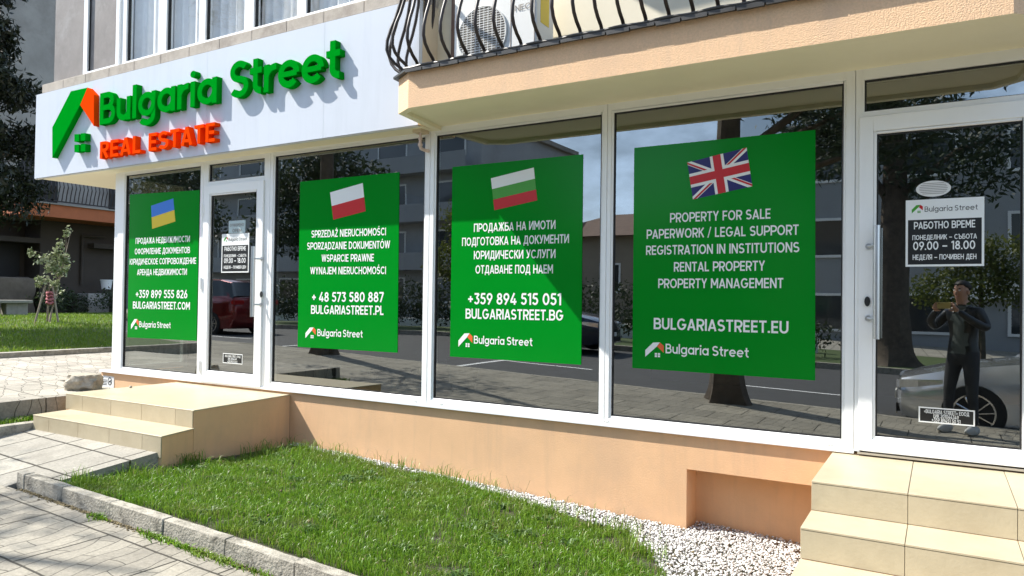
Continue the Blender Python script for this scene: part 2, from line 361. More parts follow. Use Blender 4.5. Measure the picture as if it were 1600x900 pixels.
def pebble_mat():
    m, t, b = new_mat('white_pebble'); g = nd(t, 'ShaderNodeNewGeometry'); rp = nd(t, 'ShaderNodeValToRGB')
    rp.color_ramp.elements[0].color = (.24, .23, .215, 1); rp.color_ramp.elements[1].color = (.66, .65, .63, 1); rp.color_ramp.elements[0].position = 0; rp.color_ramp.elements[1].position = .55
    t.links.new(g.outputs['Random Per Island'], rp.inputs[0]); t.links.new(rp.outputs[0], b.inputs['Base Color']); b.inputs['Roughness'].default_value = .7
    return m
M['pebble'] = pebble_mat()
def mixed_pebble():
    m, t, b = new_mat('leaf_litter'); g = nd(t, 'ShaderNodeNewGeometry'); rp = nd(t, 'ShaderNodeValToRGB')
    rp.color_ramp.elements[0].color = (.06, .045, .02, 1); rp.color_ramp.elements[1].color = (.22, .17, .08, 1)
    t.links.new(g.outputs['Random Per Island'], rp.inputs[0]); t.links.new(rp.outputs[0], b.inputs['Base Color']); b.inputs['Roughness'].default_value = .9
    return m
M['litter'] = mixed_pebble()

# ------------------------------------------------------------------ lettering
def text_polys(s, bold=.0):
    c = bpy.data.curves.new('t', 'FONT'); c.body = s; c.size = 1; c.offset = bold; c.resolution_u = 3; c.fill_mode = 'FRONT'
    o = bpy.data.objects.new('t', c); COL.objects.link(o)
    dg = bpy.context.evaluated_depsgraph_get(); dg.update()
    me = bpy.data.meshes.new_from_object(o.evaluated_get(dg))
    V = [(v.co.x, v.co.y) for v in me.vertices]; F = [tuple(p.vertices) for p in me.polygons]
    bpy.data.objects.remove(o); bpy.data.curves.remove(c); bpy.data.meshes.remove(me)
    return V, F
def arc(cx, cy, rx, ry, a0, a1, n=18):
    return [(cx + rx * math.cos(R_(a0 + (a1 - a0) * i / n)), cy + ry * math.sin(R_(a0 + (a1 - a0) * i / n))) for i in range(n + 1)]
def glyph(ch, w):
    "centre lines of geometric sans letters: list of (points, width)"
    h = w / 2; X = .72; r = X / 2 - h; c = X / 2
    if ch == 'B':
        t = (1 - h - .52) / 2; t2 = (.52 - h) / 2
        return [([(h, 0), (h, 1)], w), ([(h, 1 - h), (.36, 1 - h)] + arc(.36, .52 + t, t, t, 90, -90, 14)[1:] + [(h, .52)], w),
                ([(h, .52), (.40, .52)] + arc(.40, h + t2, t2 * 1.05, t2, 90, -90, 14)[1:] + [(h, h)], w)], .40 + t2 + h
    if ch == 'u':
        ww = .62; q = (ww - w) / 2
        return [([(h, X), (h, h + q)] + arc(ww / 2, h + q, q, q, 180, 360, 18)[1:] + [(ww - h, h + q + .02)], w), ([(ww - h, X), (ww - h, 0)], w)], ww
    if ch == 'l': return [([(h, 0), (h, 1.02)], w)], w
    if ch == 'g':
        return [(arc(c, c, r, r, 0, 360, 36), w), ([(X - h, X), (X - h, .0)] + arc(c, .0, r, .20, 0, -150, 18)[1:], w)], X
    if ch == 'a': return [(arc(c, c, r, r, 0, 360, 36), w), ([(X - h, 0), (X - h, X)], w)], X
    if ch == 'r': return [([(h, 0), (h, X)], w), (arc(.40, .36, .40 - h, X - h - .36, 178, 84, 14), w)], .43
    if ch == 'i': return [([(h, 0), (h, X)], w), (arc(h, .93, .048, .048, 0, 360, 18), .10)], w
    if ch == 'S':
        ry = (1 - w) / 4; rx = .26
        return [(arc(.335, 1 - h - ry, rx * .96, ry, 28, 270, 22) + arc(.335, h + ry, rx * 1.04, ry, 90, -150, 22)[1:], w)], .67
    if ch == 'R': return [([(h, 0), (h, 1)], w), ([(h, 1 - h), (.36, 1 - h)] + arc(.36, .70, .24 - h + .02, .30 - h, 90, -90, 14)[1:] + [(h, .40 + h)], w), ([(.30, .44), (.53, .0)], w)], .62
    if ch == 'E': return [([(h, 0), (h, 1)], w), ([(h, 1 - h), (.56, 1 - h)], w), ([(h, .5), (.52, .5)], w), ([(h, h), (.56, h)], w)], .56
    if ch == 'A': return [([(h * .9, 0), (.36, 1)], w), ([(.72 - h * .9, 0), (.36, 1)], w), ([(.18, .26), (.54, .26)], w * .9)], .72
    if ch == 'L': return [([(h, 0), (h, 1)], w), ([(h, h), (.52, h)], w)], .52
    if ch == 'T': return [([(0, 1 - h), (.60, 1 - h)], w), ([(.30, 0), (.30, 1 - h)], w)], .60
    if ch == 't': return [([(.20, .95), (.20, .26)] + arc(.20 + .19, .26, .19, .26 - h, 180, 278, 12)[1:], w), ([(0, X - h), (.43, X - h)], w * .95)], .44
    if ch == 'e': return [(arc(c, c, r, r, 0, 318, 34), w), ([(h, c + .0), (X - h, c + .0)], w * .82)], X
    return [], .30
def stroke_poly(pts, w):
    n = len(pts); closed = math.hypot(pts[0][0] - pts[-1][0], pts[0][1] - pts[-1][1]) < 1e-6 and n > 3
    L, Rr = [], []
    for i in range(n):
        if closed: p0 = pts[i - 1] if i else pts[-2]; p1 = pts[i + 1] if i < n - 1 else pts[1]
        else: p0 = pts[max(i - 1, 0)]; p1 = pts[min(i + 1, n - 1)]
        a = Vector((pts[i][0] - p0[0], pts[i][1] - p0[1])); b = Vector((p1[0] - pts[i][0], p1[1] - pts[i][1]))
        if a.length < 1e-9: a = b
        if b.length < 1e-9: b = a
        a.normalize(); b.normalize(); t = (a + b); t.normalize(); nrm = Vector((-t.y, t.x))
        k = w / 2 / max(.5, nrm.dot(Vector((-a.y, a.x))))
        L.append((pts[i][0] + nrm.x * k, pts[i][1] + nrm.y * k)); Rr.append((pts[i][0] - nrm.x * k, pts[i][1] - nrm.y * k))
    return L, Rr, closed
def word(mb, s, x0, x1, zbase, cap, y, depth, w=.165, gap=.10, mi=0, eps=.0004, zrise=0.):
    "geometric lettering built from strokes; depth 0 = flat vinyl, else letters standing proud of y by depth"
    lay = []; x = 0
    for ch in s:
        st, adv = glyph(ch, w); lay.append((x, st)); x += adv + (gap if ch != ' ' else 0)
    tot = x - gap; k = (x1 - x0) / tot; j = 0
    for gx, st in lay:
        for pts, ww in st:
            Lp, Rp, closed = stroke_poly(pts, ww); e = eps * (j % 7); j += 1
            yf = y - depth - e
            def P(q, yy): return (x0 + (gx + q[0]) * k, yy, zbase + q[1] * cap + zrise * (gx + q[0]) / tot)
            n = len(Lp); vs = [P(q, yf) for q in Lp] + [P(q, yf) for q in Rp]
            fs = [(i, n + i, n + i + 1, i + 1) for i in range(n - 1)]
            if depth:
                vs += [P(q, y) for q in Lp] + [P(q, y) for q in Rp]
                fs += [(i, i + 1, 2 * n + i + 1, 2 * n + i) for i in range(n - 1)] + [(n + i + 1, n + i, 3 * n + i, 3 * n + i + 1) for i in range(n - 1)]
                if not closed: fs += [(n, 0, 2 * n, 3 * n), (n - 1, 2 * n - 1, 4 * n - 1, 3 * n - 1)]
            mb.add(vs, fs, mi)
def cap_glyph(ch, w):
    "centre lines of bold geometric capitals, digits and marks: (strokes, advance), cap height 1"
    h = w / 2; t = 1 - h
    ALIAS = {'Р': 'P', 'О': 'O', 'А': 'A', 'Н': 'H', 'Е': 'E', 'В': 'B', 'М': 'M', 'С': 'C', 'Т': 'T', 'К': 'K'}
    ch = ALIAS.get(ch, ch)
    S = lambda *p: (list(p), w)
    stem = S((h, 0), (h, 1))
    def bowl(x, y0, y1): ry = (y1 - y0) / 2; return [(h, y1), (x, y1)] + arc(x, y0 + ry, ry * 1.05, ry, 90, -90, 14)[1:] + [(h, y0)]
    if ch == 'O': return [(arc(.41, .5, .41 - h, .5 - h, 0, 360, 36), w)], .82
    if ch == 'C': return [(arc(.41, .5, .41 - h, .5 - h, 42, 318, 28), w)], .74
    if ch == 'G': return [(arc(.41, .5, .41 - h, .5 - h, 42, 358, 32), w), S((.44, .46), (.82, .46))], .82
    if ch == 'D': return [stem, ([(h, t), (.32, t)] + arc(.32, .5, .42 - h, .5 - h, 90, -90, 18)[1:] + [(h, h)], w)], .74
    if ch == 'B': return [stem, (bowl(.36, .52, t), w), (bowl(.39, h, .52), w)], .66
    if ch == 'P': return [stem, (bowl(.34, .40, t), w)], .62
    if ch == 'R': return [stem, (bowl(.34, .42, t), w), S((.32, .44), (.55, 0))], .63
    if ch == 'Я': return [([(.63 - x, y) for x, y in p], ww) for p, ww in cap_glyph('R', w)[0]], .63
    if ch == 'E': return [stem, S((h, t), (.54, t)), S((h, .5), (.50, .5)), S((h, h), (.54, h))], .55
    if ch == 'F': return [stem, S((h, t), (.53, t)), S((h, .48), (.48, .48))], .53
    if ch == 'L': return [stem, S((h, h), (.50, h))], .50
    if ch == 'Г': return [stem, S((h, t), (.50, t))], .50
    if ch == 'T': return [S((0, t), (.60, t)), S((.30, 0), (.30, t))], .60
    if ch in 'AĄ':
        g = [S((h * .8, 0), (.36, .97)), S((.72 - h * .8, 0), (.36, .97)), ([(.17, .27), (.55, .27)], w * .9)]
        if ch == 'Ą': g.append(([(.66, 0), (.60, -.12), (.70, -.19)], w * .6))
        return g, .72
    if ch in 'SŚ':
        ry = (1 - w) / 4; g = [(arc(.31, t - ry, .31 - h, ry, 30, 270, 20) + arc(.31, h + ry, .31 - h * .8, ry, 90, -150, 20)[1:], w)]
        if ch == 'Ś': g.append(([(.27, 1.09), (.39, 1.24)], w * .8))
        return g, .63
    if ch == 'Ó': return [(arc(.41, .5, .41 - h, .5 - h, 0, 360, 36), w), ([(.37, 1.09), (.50, 1.24)], w * .8)], .82
    if ch == 'Y': return [S((h * .7, 1), (.32, .44)), S((.64 - h * .7, 1), (.32, .44)), S((.32, .5), (.32, 0))], .64
    if ch == 'W': return [S((h * .7, 1), (.27, .04)), S((.27, .04), (.50, 1)), S((.50, 1), (.73, .04)), S((.73, .04), (1 - h * .7, 1))], 1.
    if ch == 'K': return [stem, S((.58, 1), (h, .40)), S((.25, .58), (.60, 0))], .61
    if ch == '/': return [([(.03, -.06), (.36, 1.06)], w * .75)], .39
    if ch == 'U': return [([(h, 1), (h, .35)] + arc(.35, .35, .35 - h, .35 - h, 180, 360, 18)[1:] + [(.70 - h, 1)], w)], .70
    if ch == 'I': return [stem], w
    if ch == 'N': return [stem, S((h * 1.2, .97), (.70 - h * 1.2, .03)), S((.70 - h, 0), (.70 - h, 1))], .70
    if ch == 'И': return [stem, S((h * 1.2, .03), (.70 - h * 1.2, .97)), S((.70 - h, 0), (.70 - h, 1))], .70
    if ch == 'M': return [stem, S((h * 1.2, .97), (.41, .30)), S((.82 - h * 1.2, .97), (.41, .30)), S((.82 - h, 0), (.82 - h, 1))], .82
    if ch in 'ZŻ':
        g = [S((.03, t), (.57, t)), S((.55, t), (.05, h)), S((.02, h), (.58, h))]
        if ch == 'Ż': g.append(([(.22, 1.16), (.38, 1.16)], w * .95))
        return g, .60
    if ch == 'J': return [([(.44 - h, 1), (.44 - h, .27)] + arc(.22, .27, .22 - h, .27 - h, 0, -165, 14)[1:], w)], .44
    if ch == 'H': return [stem, S((.70 - h, 0), (.70 - h, 1)), S((h, .5), (.70 - h, .5))], .70
    if ch == 'П': return [stem, S((.68 - h, 0), (.68 - h, 1)), S((h, t), (.68 - h, t))], .68
    if ch == 'Д': return [S((.22, t), (.66, t)), S((.28, t), (.24, .40), (.16, w)), S((.62, t), (.62, w)), S((0, w * .75), (.78, w * .75)), S((h, w), (h, -.17)), S((.78 - h, w), (.78 - h, -.17))], .78
    if ch == 'Ж': return [S((.46, 0), (.46, 1)), S((.07, 1), (.40, .52)), S((.85, 1), (.52, .52)), S((.06, 0), (.36, .54)), S((.86, 0), (.56, .54)), S((.34, .5), (.58, .5))], .92
    if ch == 'Ф': return [S((.43, 0), (.43, 1)), (arc(.43, .52, .43 - h, .32, 0, 360, 32), w)], .86
    if ch == 'Л': return [S((.24, t), (.68, t)), S((.68 - h, 0), (.68 - h, 1)), S((.27, t), (.24, .36), (.17, .14), (.0, h))], .68
    if ch == 'У': return [S((h * .7, 1), (.34, .38)), S((.64 - h * .7, 1), (.29, .14), (.08, h))], .64
    if ch == 'Ю': return [stem, S((h, .5), (.34, .5)), (arc(.66, .5, .38 - h, .5 - h, 0, 360, 32), w)], 1.04
    if ch == 'Ч': return [([(h, 1), (h, .66)] + arc(.32, .66, .32 - h, .66 - .40, 180, 270, 10)[1:] + [(.62 - h, .40)], w), S((.62 - h, 0), (.62 - h, 1))], .62
    if ch == 'Б': return [stem, S((h, t), (.56, t)), (bowl(.36, h, .56), w)], .64
    if ch == 'Ъ': return [S((0, t), (.26, t)), S((.22, 0), (.22, 1)), ([(x + .22 - h, y) for x, y in bowl(.34, h, .56)], w)], .78
    if ch == '0': return [(arc(.34, .5, .34 - h, .5 - h, 0, 360, 32), w)], .68
    if ch == '1': return [S((.27, 0), (.27, 1)), S((.02, .80), (.27, .95))], .37
    if ch == '2': return [(arc(.30, .70, .30 - h, .30 - h, 165, -38, 18) + [(.06, h)], w), S((.03, h), (.60, h))], .60
    if ch == '3': return [S((.05, t), (.54, t)), S((.54, t), (.28, .58)), (arc(.29, .31, .31 - h, .31 - h, 98, -155, 20), w)], .60
    if ch == '4': return [S((.42, 1), (.06, .27)), S((.02, .25), (.66, .25)), S((.46, .55), (.46, 0))], .67
    if ch == '5': return [S((.12, t), (.55, t)), S((.15, t), (.12, .54)), (arc(.29, .33, .32 - h, .33 - h, 128, -155, 20), w)], .61
    if ch == '6': return [(arc(.32, .33, .32 - h, .33 - h, 0, 360, 28), w), S((.11, .44), (.45, 1))], .64
    if ch == '9': return [(arc(.32, .67, .32 - h, .33 - h, 0, 360, 28), w), S((.53, .56), (.19, 0))], .64
    if ch == '7': return [S((0, t), (.57, t)), S((.53, t), (.18, 0))], .57
    if ch == '8': return [(arc(.32, .73, .27 - h, .27 - h, 0, 360, 26), w), (arc(.32, .29, .32 - h, .29 - h, 0, 360, 28), w)], .64
    if ch == '+': return [S((.04, .46), (.58, .46)), S((.31, .19), (.31, .73))], .62
    if ch == '.': return [S((.0, w * .55), (w * 1.1, w * .55))], w * 1.1
    if ch == '–': return [S((.05, .42), (.65, .42))], .70
    if ch == '-': return [S((.03, .42), (.37, .42))], .40
    if ch == '«': return [([(.22, .62), (.06, .40), (.22, .18)], w * .7), ([(.44, .62), (.28, .40), (.44, .18)], w * .7)], .48
    if ch == '»': return [([(.04, .62), (.20, .40), (.04, .18)], w * .7), ([(.26, .62), (.42, .40), (.26, .18)], w * .7)], .48
    return [], .26
def text_flat(mb, s, x0, x1, zc, cap, y, bold=.16, mi=0, dz=0., gap=.10):
    "one line of flat capitals on the facade, facing the street (-y); dz = rise over its length"
    lay = []; x = 0
    for ch in s:
        st, adv = cap_glyph(ch, bold); lay.append((x, st)); x += adv + gap
    tot = x - gap; k = (x1 - x0) / tot; j = 0
    for gx, st in lay:
        for pts, ww in st:
            L, Rr, _ = stroke_poly(pts, ww); e = .00005 * (j % 7); j += 1; n = len(L)
            mb.add([(x0 + (gx + q[0]) * k, y - e, zc - cap / 2 + q[1] * cap + dz * (gx + q[0]) / tot) for q in L + Rr], [(i, n + i, n + i + 1, i + 1) for i in range(n - 1)], mi)
# ================================================================== THE GROUND
def gz(x): return .1 - .035 * min(max(x, -13.), 14.)
def sheet(name, x0, x1, y0, y1, dz, m, nx=24, thick=None, zf=gz, parent=None):
    xs = np.linspace(x0, x1, nx + 1); mb = MB()
    for i in range(nx):
        a, b = xs[i], xs[i + 1]
        mb.add([(a, y0, zf(a) + dz), (b, y0, zf(b) + dz), (b, y1, zf(b) + dz), (a, y1, zf(a) + dz)], [(0, 1, 2, 3)])
        if thick:
            mb.add([(a, y0, zf(a) + dz - thick), (b, y0, zf(b) + dz - thick), (b, y0, zf(b) + dz), (a, y0, zf(a) + dz)], [(0, 1, 2, 3)])
            mb.add([(b, y1, zf(b) + dz - thick), (a, y1, zf(a) + dz - thick), (a, y1, zf(a) + dz), (b, y1, zf(b) + dz)], [(0, 1, 2, 3)])
    o = mb.build(name, m, parent); 
    if parent is None: tag(o, kind='structure')
    return o
sheet('ground', -400, 400, -400, 400, -.30, M['earth'], 200)
sheet('road', -150, 150, -13.9, -6.1, -.14, M['asphalt'], 120)
sheet('pavement', -7.22, 25, -5.95, -2.39, 0, M['walk'], 30, .3)
sheet('side_pavement', -60, -7.22, -5.95, -2.39, 0, M['walk'], 40, .3)
mb = MB()
for x0 in np.arange(-60, 40, 1.0):
    za, zb = gz(x0), gz(x0 + .99)
    mb.add([(x0, -6.1, za - .3), (x0 + .99, -6.1, zb - .3), (x0 + .99, -5.95, zb - .3), (x0, -5.95, za - .3), (x0, -6.1, za), (x0 + .99, -6.1, zb), (x0 + .99, -5.955, zb + .002), (x0, -5.955, za + .002)],
           [(0, 1, 5, 4), (1, 2, 6, 5), (2, 3, 7, 6), (3, 0, 4, 7), (4, 5, 6, 7)])
tag(mb.build('road_kerb', M['kerb']), kind='structure')
mb = MB()                                                        # painted parking lines
for x0 in np.arange(-50, 30, 5.2):
    mb.add([(x0, -8.9, gz(x0) - .136), (x0 + .12, -8.9, gz(x0 + .12) - .136), (x0 + .12, -6.9, gz(x0 + .12) - .136), (x0, -6.9, gz(x0) - .136)], [(0, 1, 2, 3)])
    mb.add([(x0 + .12, -8.9, gz(x0 + .12) - .136), (x0 + 2.2, -8.9, gz(x0 + 2.2) - .136), (x0 + 2.2, -8.8, gz(x0 + 2.2) - .136), (x0 + .12, -8.8, gz(x0 + .12) - .136)], [(0, 1, 2, 3)])
tag(mb.build('parking_marking', M['roadpaint']), kind='structure')
sheet('far_verge', -150, 150, -19, -14.06, 0, M['turfbase'], 80, .3)
sheet('far_kerb', -150, 150, -14.06, -13.9, .0, M['kerb'], 80, .3)
sheet('far_pavement', -150, 150, -28, -19, .004, M['path'], 80)

# the front bed: soil sheet, kerb stones, grass, gravel
def bed_z(x, y):
    zk = gz(x) + .075 - .07 * max(0., min(1., (-4.1 - x) / .9)); zw = .215 - .045 * (x + 5.3); t = min(max(-y / 2.22, 0), 1)
    return zw + (zk - zw) * t ** .9
mb = MB(); nx, ny = 40, 14
xs = np.linspace(-5.2, -.5, nx + 1); ys = np.linspace(-2.28, .0, ny + 1)
mb.v = [(x, y, bed_z(x, y) + .012 * noise.noise(Vector((x * 3, y * 3, 0)))) for y in ys for x in xs]
mb.f = [(j * (nx + 1) + i, j * (nx + 1) + i + 1, (j + 1) * (nx + 1) + i + 1, (j + 1) * (nx + 1) + i) for j in range(ny) for i in range(nx)]; mb.m = [0] * len(mb.f)
tag(mb.build('soil', M['soil'], smooth=True), kind='structure')

def kerb_stone(x0, x1, y0, y1, zf, h, top_var=0.):
    mb = MB(); zs = [zf(x0), zf(x1)]
    mb.add([(x0, y0, zs[0] - .2), (x1, y0, zs[1] - .2), (x1, y1, zs[1] - .2), (x0, y1, zs[0] - .2),
            (x0, y0 + .012, zs[0] + h + top_var), (x1, y0 + .012, zs[1] + h - top_var), (x1, y1, zs[1] + h - top_var), (x0, y1, zs[0] + h + top_var)],
           [(0, 3, 2, 1), (4, 5, 6, 7), (0, 1, 5, 4), (1, 2, 6, 5), (2, 3, 7, 6), (3, 0, 4, 7)])
    return mb
def roughen(o, cuts=6, amp=.006, fr=9.):
    bm = bmesh.new(); bm.from_mesh(o.data)
    bmesh.ops.subdivide_edges(bm, edges=bm.edges[:], cuts=cuts, use_grid_fill=True)
    bm.normal_update()
    for v in bm.verts:
        n = noise.fractal(v.co * fr, 1., 2., 3); v.co += v.normal * n * amp
    bm.to_mesh(o.data); bm.free(); set_smooth(o.data, .7); o.data.update()
kerb_root = empty('lawn_kerb', (-3.2, -2.34, .2)); tag(kerb_root, 'low row of weathered concrete kerb stones along the front edge of the small lawn', 'kerb')
jx = [-5.43, -5.33, -4.865, -4.33, -3.806, -3.274, -2.75, -2.22, -1.70, -1.18, -.66, -.1]
for i in range(len(jx) - 1):
    h = .090 + random.uniform(-.006, .006)
    o = kerb_stone(jx[i] + .002, jx[i + 1] - .002, -2.345 + random.uniform(-.004, .004), -2.268, gz, h, random.uniform(-.003, .003)).build('kerb_stone', M['kerb'], kerb_root, bevel=.004, seg=1)
    roughen(o, 7, .0028, 16.)

# path to the left steps with its edge, the grass patch and the terrace
def path_z(y): return .402 + (min(y, -1.45) + 1.45) * .114
mb = MB(); PX0, PX1 = -6.92, -5.14
for i in range(8):
    y0, y1 = -2.40 + i * .115, -2.285 + i * .115
    e0 = PX1 - .06 * (-(y0) - 1.4); e1 = PX1 - .06 * (-(y1) - 1.4)
    if y0 < -2.27: e0 = e1 = -5.435
    z0, z1 = path_z(y0), path_z(y1)
    mb.add([(PX0, y0, z0), (e0, y0, z0), (e1, y1, z1), (PX0, y1, z1)], [(0, 1, 2, 3)])
    mb.add([(e0, y0, z0 - .35), (e1, y1, z1 - .35), (e1, y1, z1), (e0, y0, z0)], [(0, 1, 2, 3)])
mb.add([(PX0, -2.4, .2), (-5.435, -2.4, .2), (-5.435, -2.4, path_z(-2.4)), (PX0, -2.4, path_z(-2.4))], [(0, 1, 2, 3)])
tag(mb.build('garden_path', M['path']), kind='structure')
o = MB().box((-7.02, -2.6, .1), (-6.92, -1.05, .455)).build('path_kerb', M['kerb'], bevel=.01); roughen(o, 8, .006); tag(o, kind='structure')
o = MB().box((-7.23, -2.6, .1), (-7.02, -.2, .44)).build('soil', M['soil']); tag(o, kind='structure')
mb = MB().box((-12.1, -2.6, 0), (-8.55, 16, .62)); mb.box((-8.55, -2.6, 0), (-7.23, -.47, .62)); tag(mb.build('terrace', M['terr']), kind='structure')
tag(MB().box((-8.548, -.468, .0), (-7.06, -.002, .50)).build('terrace_edge', M['kerb']), kind='structure')
o = MB().box((-12.28, -4, 0), (-12.10, 16, .70)).build('terrace_kerb', M['kerb'], bevel=.01); tag(o, kind='structure')
def lawn_z(x): return min(.655 + max(-12.28 - x, 0) * .052, 1.0)
mb = MB(); xs = np.linspace(-40, -12.28, 40); ys = np.linspace(-4, 24, 20)
mb.v = [(x, y, lawn_z(x) + .03 * noise.noise(Vector((x, y, 3)))) for y in ys for x in xs]
mb.f = [(j * 40 + i, j * 40 + i + 1, (j + 1) * 40 + i + 1, (j + 1) * 40 + i) for j in range(19) for i in range(39)]; mb.m = [0] * len(mb.f)
tag(mb.build('side_lawn_ground', M['turfbase'], smooth=True), kind='structure')

# ---- grass blades
def blades(name, X, Y, Z, hgt, wid, m, lean=.5, parent=None):
    n = len(X); a = rng.uniform(0, 2 * np.pi, n); b = rng.uniform(0, 2 * np.pi, n)
    h = hgt * rng.uniform(.55, 1.25, n); l = lean * rng.uniform(.1, 1, n) * h; wd = wid * rng.uniform(.7, 1.3, n) / 2
    ux, uy = np.cos(a) * wd, np.sin(a) * wd; dx, dy = np.cos(b), np.sin(b)
    V = np.empty((n, 5, 3))
    V[:, 0] = np.stack([X - ux, Y - uy, Z - .01], -1); V[:, 1] = np.stack([X + ux, Y + uy, Z - .01], -1)
    V[:, 2] = np.stack([X + ux * .8 + dx * l * .3, Y + uy * .8 + dy * l * .3, Z + h * .6], -1); V[:, 3] = np.stack([X - ux * .8 + dx * l * .3, Y - uy * .8 + dy * l * .3, Z + h * .6], -1)
    V[:, 4] = np.stack([X + dx * l, Y + dy * l, Z + h * (1 - .25 * lean)], -1)
    k = np.arange(n)[:, None] * 5
    F = np.concatenate([k + [0, 1, 2], k + [0, 2, 3], k + [3, 2, 4]], 0)
    return npmesh(name, V.reshape(-1, 3), F, m, parent)
def gravel_edge(x):
    "how far the white gravel reaches from the wall at x"
    pts = [(-5.3, -.10), (-4.63, -.15), (-3.3, -.15), (-2.13, -.36), (-1.74, -.44), (-1.46, -.80), (-1.24, -1.15), (-1.0, -1.5), (-.5, -1.9)]
    return float(np.interp(x, [p[0] for p in pts], [p[1] for p in pts]))
N = 120000
X = rng.uniform(-5.16, -.62, N); Y = rng.uniform(-2.24, -.04, N)
ge = np.array([gravel_edge(x) for x in X]); nzv = np.array([noise.noise(Vector((x * 1.7, y * 1.7, 5))) for x, y in zip(X, Y)])
nz2 = np.array([noise.noise(Vector((x * 5.5, y * 5.5, 9))) for x, y in zip(X, Y)])
ok = (Y < ge - .03 + .09 * nzv + .08 * nz2) & ~((Y > ge - .45) & (X > -2.6) & (nz2 > .12) & (rng.uniform(0, 1, N) < .75)) & ~((nz2 > .42) & (rng.uniform(0, 1, N) < .8)) & ~((rng.uniform(0, 1, N) < .55) & (nzv > .28))
ok &= ~((Y > -1.6) & (X < -5.02 + .06 * Y))
X, Y, nzv = X[ok], Y[ok], nzv[ok]
Z = np.array([bed_z(x, y) for x, y in zip(X, Y)])
G = blades('grass', X, Y, Z, .058 + .03 * np.clip(nzv, -.4, .6), .0038, M['grass'], .95)
tag(G, 'short green grass filling the bed in front of the shop', 'grass', kind='stuff')
# taller tufts near the left steps, the wall and along the kerb
X, Y = [], []
for (cx, cy, s, n) in [(-5.0, -.55, .16, 160), (-4.85, -.2, .2, 150), (-5.08, -1.2, .12, 110), (-3.9, -.13, .14, 50), (-3.45, -.12, .12, 60), (-3.05, -.14, .12, 40), (-2.2, -.32, .12, 50), (-1.75, -.5, .1, 80), (-1.5, -.85, .1, 90), (-5.0, -1.75, .12, 120), (-5.1, -2.1, .08, 80)]:
    X += list(rng.normal(cx, s, n)); Y += list(np.minimum(rng.normal(cy, s * .5, n), -.03))
X, Y = np.array(X), np.array(Y); X = np.maximum(X, -5.16); Z = np.array([bed_z(x, y) for x, y in zip(X, Y)])
tag(blades('grass', X, Y, Z, .13, .005, M['grass'], 1.0), 'longer grass tufts by the steps and along the wall', 'grass', kind='stuff')
X = rng.uniform(-4.9, -1.3, 60); Y = np.array([gravel_edge(x) for x in X]) + rng.normal(.02, .05, 60); Y = np.minimum(Y, -.03)
tag(blades('grass', X, Y, np.array([bed_z(x, y) for x, y in zip(X, Y)]), .19, .0035, M['straw'], .9), 'thin dry grass stalks at the edge of the gravel', 'grass', kind='stuff')
def pebbles(name, X, Y, Z, size, m):
    bm = bmesh.new(); bmesh.ops.create_icosphere(bm, subdivisions=1, radius=1); bv = np.array([v.co[:] for v in bm.verts]); bf = np.array([[v.index for v in f.verts] for f in bm.faces]); bm.free()
    n = len(X); k = len(bv); V = np.empty((n, k, 3))
    jit = rng.uniform(.72, 1.2, (n, k, 1)); V[:] = bv[None] * jit
    sc = (np.array([1.0, .8, .6])[None] * rng.uniform(.6, 1.25, (n, 1)) * rng.uniform(.8, 1.2, (n, 3)))[:, None, :] * size
    V *= sc; a = rng.uniform(0, 6.28, n); t = rng.uniform(-.6, .6, n)
    x, y, z = V[..., 0].copy(), V[..., 1].copy(), V[..., 2].copy()
    ct, st = np.cos(t)[:, None], np.sin(t)[:, None]; y, z = y * ct - z * st, y * st + z * ct
    ca, sa = np.cos(a)[:, None], np.sin(a)[:, None]; x, y = x * ca - y * sa, x * sa + y * ca
    V = np.stack([x + X[:, None], y + Y[:, None], z + Z[:, None]], -1)
    F = (bf[None] + (np.arange(n) * k)[:, None, None]).reshape(-1, 3)
    return npmesh(name, V.reshape(-1, 3), F, m)
# broad-leaved weeds scattered through the lawn
X, Y = [], []
for k in range(46):
    cx, cy = rng.uniform(-5., -1.3), rng.uniform(-2.15, -.35); n = int(rng.uniform(14, 40)); X += list(rng.normal(cx, .035, n)); Y += list(rng.normal(cy, .03, n))
X, Y = np.array(X), np.array(Y); ok = Y < np.array([gravel_edge(x) for x in X]) - .05; X, Y = X[ok], Y[ok]
tag(blades('weeds', X, Y, np.array([bed_z(x, y) for x, y in zip(X, Y)]) + .008, .050, .016, M['weed'], 1.5), 'broad leaved weeds scattered through the front lawn', 'weeds', kind='stuff')
n = 120; X = rng.uniform(-5., -1.2, n); Y = rng.uniform(-2.2, -.3, n)
tag(pebbles('litter', X, Y, np.array([bed_z(x, y) + .028 for x, y in zip(X, Y)]), .010, M['litter']), 'dry leaf bits lying in the front lawn', 'litter', kind='stuff')
# weeds in the joint at the foot of the kerb
X, Y = [], []
for (cx, n, s) in [(-4.35, 90, .05), (-3.78, 160, .09), (-3.45, 200, .09), (-3.2, 120, .07), (-2.95, 60, .08)]:
    X += list(rng.normal(cx, s, n)); Y += list(-2.37 - np.abs(rng.normal(0, .025, n)))
X, Y = np.array(X), np.array(Y)
tag(blades('weeds', X, Y, np.array([gz(x) for x in X]), .035, .008, M['grass'], 1.6), 'small weeds growing in the joint at the foot of the kerb', 'weeds', kind='stuff')
n = 900; X = rng.uniform(-5.3, -2.3, n); Y = -2.36 - np.abs(rng.normal(0, .018, n))
tag(pebbles('litter', X, Y, np.array([gz(x) for x in X]), .008, M['litter']), 'dry crumbs and leaf bits along the kerb foot', 'litter', kind='stuff')
N = 50000; X = rng.uniform(-5.25, -.5, N); Y = rng.uniform(-1.95, .24, N)
ge = np.array([gravel_edge(x) for x in X]) + rng.normal(0, .018, N)
ok = (Y > ge) & ((Y < -.012) | ((X > -1.47) & (Y < .22)))
